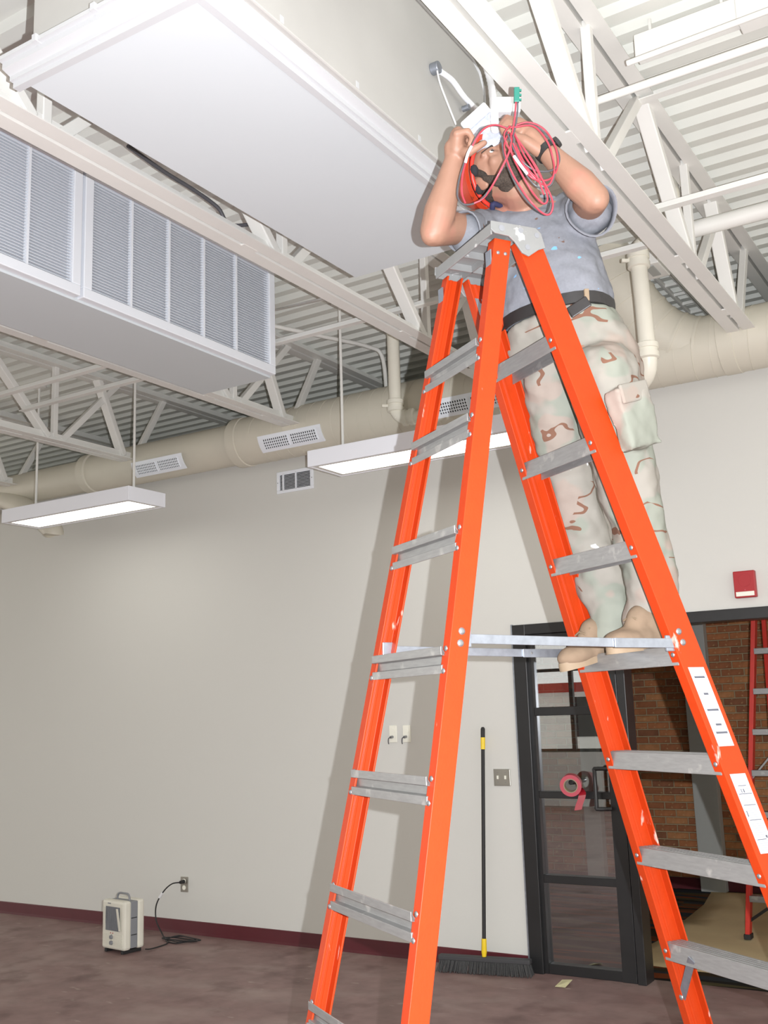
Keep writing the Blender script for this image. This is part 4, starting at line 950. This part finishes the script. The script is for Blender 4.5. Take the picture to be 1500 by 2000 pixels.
sh.cap(V((-1.3661, 2.9326, 3.2527)), V((-1.3853, 2.7789, 3.1894)), 0.082, 0.064, 18)
sh.cap(V((-1.1294, 3.0281, 3.2709)), V((-1.027, 2.9125, 3.2149)), 0.088, 0.070, 18)
shirt = sh.blob('t_shirt', M_shirt, person, 0.009, 6, [(0.10, 0.020), (0.035, 0.008)])
def cuff(p, d, r, ln, nm):
    p, d = V(p), V(d).normalized(); sd, up = frame(d); n = 26
    def rg(z, q): return [p+d*z+(sd*math.cos(2*math.pi*i/n)+up*math.sin(2*math.pi*i/n))*(q+0.004*math.sin(3*2*math.pi*i/n+1)) for i in range(n)]
    return MB().loft([rg(-ln, r-0.006), rg(-ln*0.4, r), rg(0, r+0.003), rg(0.002, r), rg(0, r-0.004), rg(-ln*0.4, r-0.006)], False).build(nm, M_shirt, shirt, 60)
cuff((-1.3869, 2.7499, 3.1804), R_el-R_sh, 0.066, 0.06, 'sleeve_hem'); cuff((-1.0037, 2.8657, 3.1939), L_el-L_sh, 0.076, 0.07, 'sleeve_hem')
MB().tube(oval((-1.3249, 2.9438, 3.3176), (-1.1644, 3.0082, 3.3162), 0.080), 0.007, 8, True).build('collar', M_shirt, shirt, 60)

# trousers
tr = MB()
tr.loft([oval((-1.3613, 2.9817, 2.8839), (-0.9982, 2.9489, 2.9161), 0.124), oval((-1.3623, 2.9927, 2.8312), (-0.9606, 2.9773, 2.8402), 0.134), oval((-1.3414, 3.0093, 2.7616), (-0.9334, 2.9924, 2.7406), 0.130), oval((-1.3184, 3.0138, 2.6978), (-0.9343, 3.0071, 2.6717), 0.120)])
tr.chain([V((-1.2202, 2.9812, 2.7302)), V((-1.2227, 3.0423, 2.5595)), V((-1.2357, 3.1042, 2.4386)), V((-1.2112, 3.1717, 2.2271)), V((-1.1707, 3.1813, 2.0753)), V((-1.1367, 3.1654, 1.9984)), V((-1.1505, 3.1624, 1.9336))], [0.098, 0.090, 0.082, 0.078, 0.080, 0.072, 0.066], 22)
tr.chain([V((-1.0205, 2.9003, 2.6775)), V((-1.0116, 2.954, 2.5055)), V((-1.0031, 2.9842, 2.3837)), V((-0.9908, 3.0417, 2.1872)), V((-0.9697, 3.0578, 2.0862)), V((-0.9682, 3.0628, 2.0481)), V((-1.0184, 3.0832, 1.9368))], [0.108, 0.102, 0.092, 0.082, 0.080, 0.076, 0.064], 22)
tr.ell(V((-1.1836, 3.1836, 2.052)), RT*0.068, T*0.06, UPc*0.03); tr.ell(V((-0.9481, 3.0677, 2.0468)), RT*0.055, T*0.05, UPc*0.035)
pn = V((0.9252, -0.3134, -0.2139)); pu = (V((-0.9506, 2.9124, 2.6745))-V((-0.9298, 2.9722, 2.4642))).normalized(); ps = pu.cross(pn).normalized(); pn = ps.cross(pu)
pc = V((-0.9104, 2.8412, 2.5178))
tr.obox(pc-pn*0.012, ps*0.068, pn*0.030, pu*0.092)
trs = tr.blob('trousers', M_camo, person, 0.009, 8, [(0.10, 0.022), (0.05, 0.008), (0.025, 0.002)])
MB().obox(pc+pu*0.072+pn*0.016, ps*0.060, pn*0.006, pu*0.028).build('pocket_flap', M_camo, trs, bevel=0.005)
# belt with loops, buckle and a loose end
def beltring(off, hd):
    a = oval(V((-1.3646, 2.9826, 2.8972))+UP*off, V((-0.9972, 2.9478, 2.9238))+UP*off, hd); return a
o1, o2 = beltring(-0.016, 0.140), beltring(0.020, 0.141)
ctr = sum(o1, V((0, 0, 0)))/len(o1)
inn1 = [p+(ctr-p)*0.06 for p in o1]; inn2 = [p+(ctr-p)*0.06 for p in o2]
belt = MB().loft([inn1, o1, o2, inn2, inn1], False).build('belt', M_leather, person, 60)
def onbelt(f_): i = int(f_*28) % 28; return (o1[i]+o2[i])/2, ((o1[i]+o2[i])/2-ctr).normalized(), (o1[(i+1) % 28]-o1[i-1]).normalized()
for f_ in (0.12, 0.22, 0.42):
    p, n_, tg = onbelt(f_); MB().obox(p+n_*0.004, tg*0.007, n_*0.004, UP*0.019).build('belt_loop', M_sole, belt, bevel=0.002)
MB().beam(V((-1.0678, 2.7823, 2.8503)), V((-1.0097, 2.794, 2.8799)), 0.036, 0.006, UP).build('belt_end', M_leather, belt, bevel=0.003)

# suede boots
def boot(heel, toe, ank, nrm, nm, yaw=0):
    heel, toe, ank = V(heel), V(toe), V(ank); a = (toe-heel).normalized(); L_ = (toe-heel).length
    n_ = V(nrm); n_ = (n_-a*n_.dot(a)).normalized(); s_ = a.cross(n_)
    m = MB()
    m.chain([heel+a*0.035+n_*0.040, heel+a*(L_*0.45)+n_*0.040, heel+a*(L_*0.75)+n_*0.034], [0.038, 0.040, 0.038], 16)
    m.ell(heel+a*(L_*0.78)+n_*0.032, a*0.070, s_*0.051, n_*0.034); m.ell(heel+a*(L_*0.5)+n_*0.036, a*0.08, s_*0.044, n_*0.036)
    m.chain([heel+a*0.045+n_*0.05, heel+a*0.055+n_*0.09, ank], [0.040, 0.038, 0.034], 16)
    m.chain([heel+a*(L_*0.60)+n_*0.052, heel+a*0.075+n_*0.095], [0.032, 0.036], 14)
    bt = m.blob(nm, M_boot, person, 0.006, 4, [(0.04, 0.004)])
    out = []
    for i in range(28):
        t_ = 2*math.pi*i/28; x_ = L_/2+0.012+(L_/2+0.016)*math.cos(t_); w_ = 0.040+0.012*math.cos(t_-0.2)
        if math.cos(t_) < 0.1 and math.cos(t_) > -0.5: w_ *= 0.90
        out.append(heel+a*x_+s_*w_*math.sin(t_))
    MB().loft([[p-n_*0.004 for p in out], [p+n_*0.012 for p in out], [p+n_*0.022-(p-heel-a*L_/2)*0.02 for p in out]]).build('sole', M_sole, bt, 40)
    for k in range(4):
        q = heel+a*(L_*0.62-0.022*k)+n_*(0.094+0.012*k); MB().tube([q-s_*0.028+n_*-0.006, q+n_*0.004, q+s_*0.028+n_*-0.006], 0.003, 6).build('lace', M_sole, bt, 50)
    return bt
boot((-1.1444, 3.206, 1.8708), (-1.2514, 3.0489, 1.8255), (-1.1443, 3.1762, 1.9723), (0, 0, 1), 'boot')
boot((-0.9626, 3.0889, 1.8772), (-1.0548, 2.9342, 1.8614), (-1.0019, 3.0904, 1.976), (0, 0, 1), 'boot')

# wrist watch on the left arm
wa = L_wr.lerp(L_el, 0.06); wd = (L_el-L_wr).normalized(); sd, up = frame(wd)
wt_ = MB()
rings = [[wa+wd*z+(sd*math.cos(2*math.pi*i/24)+up*math.sin(2*math.pi*i/24))*q for i in range(24)] for z, q in ((-0.011, 0.0325), (-0.011, 0.0365), (0.011, 0.0375), (0.011, 0.0335), (-0.011, 0.0325))]
watch = wt_.loft(rings, False).build('watch_strap', M_leather, person, 50)
wn = V((0.7726, 0.2238, 0.5941)); wn = (wn-wd*wn.dot(wd)).normalized()
MB().disc(wa+wn*0.034, wn, 0.019, 0.012, 20, 0.017).build('watch_case', M_leather, watch, 40)

# ---------------------------------------------------------------- what he is working on
t = thing('junction_box', 'dusty metal junction box at the end of the white conduit above his face', 'box', (-1.3013, 2.7951, 3.5137))
jc = V((-1.3145, 2.8106, 3.5149)); ja = V((0.8453, 0.1083, 0.5232)); jb = V((-0.527, -0.2636, 0.8079)); jb = (jb-ja*jb.dot(ja)).normalized(); jn = ja.cross(jb)
MB().obox(jc, ja*0.058, jb*0.052, jn*0.028).build('box_body', M_bag, t, bevel=0.008)
MB().obox(jc+jb*0.062+ja*0.01, ja*0.050, jb*0.028, jn*0.024).build('box_cover', M_flex, t, bevel=0.006)
for a in (-0.03, 0.03): MB().disc(jc+jn*0.028+ja*a, jn, 0.012, 0.002, 14).build('knockout', M_steelgrey, t)
MB().obox(V((-1.2898, 2.913, 3.6628)), RT*0.045, T*0.03, UPc*0.025).build('mounting_plate', M_flex, t, bevel=0.004)
cp = spline([(-1.62, 3.3021, 4.3521), (-1.5, 3.1934, 4.0999), (-1.44, 3.1302, 3.9284), (-1.2855, 2.8097, 3.5998), (-1.2624, 2.7577, 3.521), (-1.255, 2.746, 3.4864)], 14)
rad = [0.0135 if k % 2 else 0.0115 for k in range(len(cp))]
tag(MB().tube(cp, rad, 12).build('flexible_whip', M_flex, None, 60), 'ribbed white flexible conduit hanging down to the worker hands', 'conduit')

# coil of red and grey wire held in his left hand
t = thing('wire_coil', 'loose coil of red and grey wire hanging from the left hand of the worker', 'wire', (-1.1497, 2.6059, 3.387))
PZ = 3.085
def wire(pts, m, nm, r=0.0029, closed=False):
    P_ = []
    for k, (x_, y_, d_) in enumerate(pts): P_.append(d_)
    return MB().tube(spline(pts, 7, closed), r, 6, closed).build(nm, m, t, 60)
W_ = [
 (M_redwire, [(-1.1534, 2.6144, 3.3924), (-1.18, 2.5841, 3.4001), (-1.2069, 2.559, 3.3839), (-1.2288, 2.5419, 3.3455), (-1.2522, 2.537, 3.302), (-1.2755, 2.5447, 3.256), (-1.2889, 2.5588, 3.2093), (-1.2883, 2.5774, 3.1811)]),
 (M_greywire, [(-1.1581, 2.6216, 3.4009), (-1.1917, 2.5879, 3.4043), (-1.2203, 2.5623, 3.3852), (-1.2487, 2.5458, 3.3262), (-1.2826, 2.5495, 3.2685), (-1.3045, 2.5598, 3.2145), (-1.3047, 2.577, 3.1908), (-1.2892, 2.5888, 3.1812), (-1.2543, 2.5975, 3.1858), (-1.2083, 2.5854, 3.2073), (-1.1579, 2.5804, 3.2635)]),
 (M_redwire, [(-1.2665, 2.5911, 3.1803), (-1.2363, 2.5959, 3.1895), (-1.1982, 2.5789, 3.211), (-1.1647, 2.5684, 3.2442), (-1.1383, 2.574, 3.2929), (-1.1367, 2.5984, 3.3494)]),
 (M_redwire, [(-1.1455, 2.6079, 3.3898), (-1.093, 2.6159, 3.3936), (-1.0515, 2.6355, 3.3675), (-1.0299, 2.6599, 3.3181), (-1.0289, 2.6721, 3.2665), (-1.0461, 2.6693, 3.2304), (-1.0727, 2.6549, 3.221), (-1.0974, 2.6228, 3.2421), (-1.1226, 2.6047, 3.3069), (-1.1411, 2.6032, 3.3696)]),
 (M_greywire, [(-1.1463, 2.6176, 3.3981), (-1.0944, 2.6264, 3.396), (-1.0517, 2.6495, 3.358), (-1.0272, 2.6774, 3.301), (-1.0359, 2.6805, 3.2629), (-1.0632, 2.6553, 3.2457), (-1.0961, 2.6213, 3.2524), (-1.1249, 2.594, 3.2945), (-1.1454, 2.5903, 3.3615)]),
 (M_redwire, [(-1.1367, 2.6027, 3.3842), (-1.0781, 2.6167, 3.3774), (-1.0448, 2.6364, 3.3282), (-1.0362, 2.6533, 3.2765), (-1.0389, 2.6607, 3.2355), (-1.0585, 2.6562, 3.201), (-1.0828, 2.626, 3.2148), (-1.1095, 2.5987, 3.2626), (-1.1324, 2.5936, 3.3293)]),
 (M_redwire, [(-1.1458, 2.5995, 3.3727), (-1.1548, 2.5811, 3.3228), (-1.1445, 2.5766, 3.2639), (-1.1271, 2.5877, 3.2087), (-1.1001, 2.6055, 3.1506), (-1.0727, 2.6315, 3.1103), (-1.0534, 2.6447, 3.1052), (-1.0426, 2.6457, 3.131), (-1.0495, 2.6452, 3.1679), (-1.0694, 2.6328, 3.2216), (-1.0972, 2.6115, 3.2935), (-1.1302, 2.5999, 3.361)]),
 (M_greywire, [(-1.1547, 2.6048, 3.3783), (-1.1605, 2.5851, 3.3429), (-1.1588, 2.5834, 3.3009), (-1.1395, 2.5885, 3.2242), (-1.1113, 2.6094, 3.1556), (-1.0832, 2.6349, 3.1196), (-1.0615, 2.6499, 3.1129), (-1.049, 2.6513, 3.1416)]),
 (M_redwire, [(-1.1374, 2.5947, 3.3642), (-1.1349, 2.5877, 3.2949), (-1.1102, 2.5951, 3.2227), (-1.0894, 2.62, 3.1694), (-1.0705, 2.6381, 3.141), (-1.0583, 2.6442, 3.1478), (-1.0615, 2.646, 3.1847), (-1.0776, 2.6336, 3.2487), (-1.1086, 2.6112, 3.3167)]),
 (M_greywire, [(-1.1327, 2.5983, 3.3611), (-1.1233, 2.5967, 3.2871), (-1.1019, 2.6123, 3.2228), (-1.0783, 2.634, 3.1912), (-1.0522, 2.6602, 3.2008), (-1.0402, 2.6715, 3.2375)]),
 (M_redwire, [(-1.1294, 2.5991, 3.3669), (-1.1073, 2.6051, 3.2939), (-1.0863, 2.6166, 3.2471), (-1.0757, 2.6311, 3.2116), (-1.0648, 2.6361, 3.1655)]),
 (M_redwire, [(-1.1447, 2.6071, 3.3958), (-1.1542, 2.5847, 3.3619), (-1.1441, 2.576, 3.3217), (-1.1214, 2.5902, 3.2674), (-1.0908, 2.6084, 3.2176), (-1.0723, 2.6339, 3.2085)]),
]
for m_, pts in W_: wire(pts, m_, 'wire_loop')
wire([(-1.1315, 2.5882, 3.3558), (-1.1297, 2.6038, 3.3988), (-1.1249, 2.6094, 3.4411), (-1.1229, 2.6138, 3.4808)], M_redwire, 'wire_stem')
wire([(-1.1296, 2.5949, 3.3583), (-1.1265, 2.6112, 3.4013), (-1.1216, 2.6168, 3.4437), (-1.1191, 2.6162, 3.4807)], M_greywire, 'wire_stem')
wire([(-1.2377, 2.5345, 3.327), (-1.2479, 2.5293, 3.3052), (-1.2589, 2.5316, 3.2806)], M_whitewire, 'tape_wrap', 0.0046)
wire([(-1.1234, 2.5748, 3.2771), (-1.1079, 2.5793, 3.2468), (-1.0919, 2.5897, 3.2176)], M_whitewire, 'tape_wrap', 0.0046)
gc = V((-1.1205, 2.6133, 3.4897))
MB().obox(gc, RT*0.008, T*0.008, UPc*0.022).build('connector', M_green, t, bevel=0.002)
for a in (-0.014, 0.0, 0.014): MB().obox(gc+RT*0.010+UPc*a, RT*0.004, T*0.004, UPc*0.003).build('connector_tooth', M_green, t)
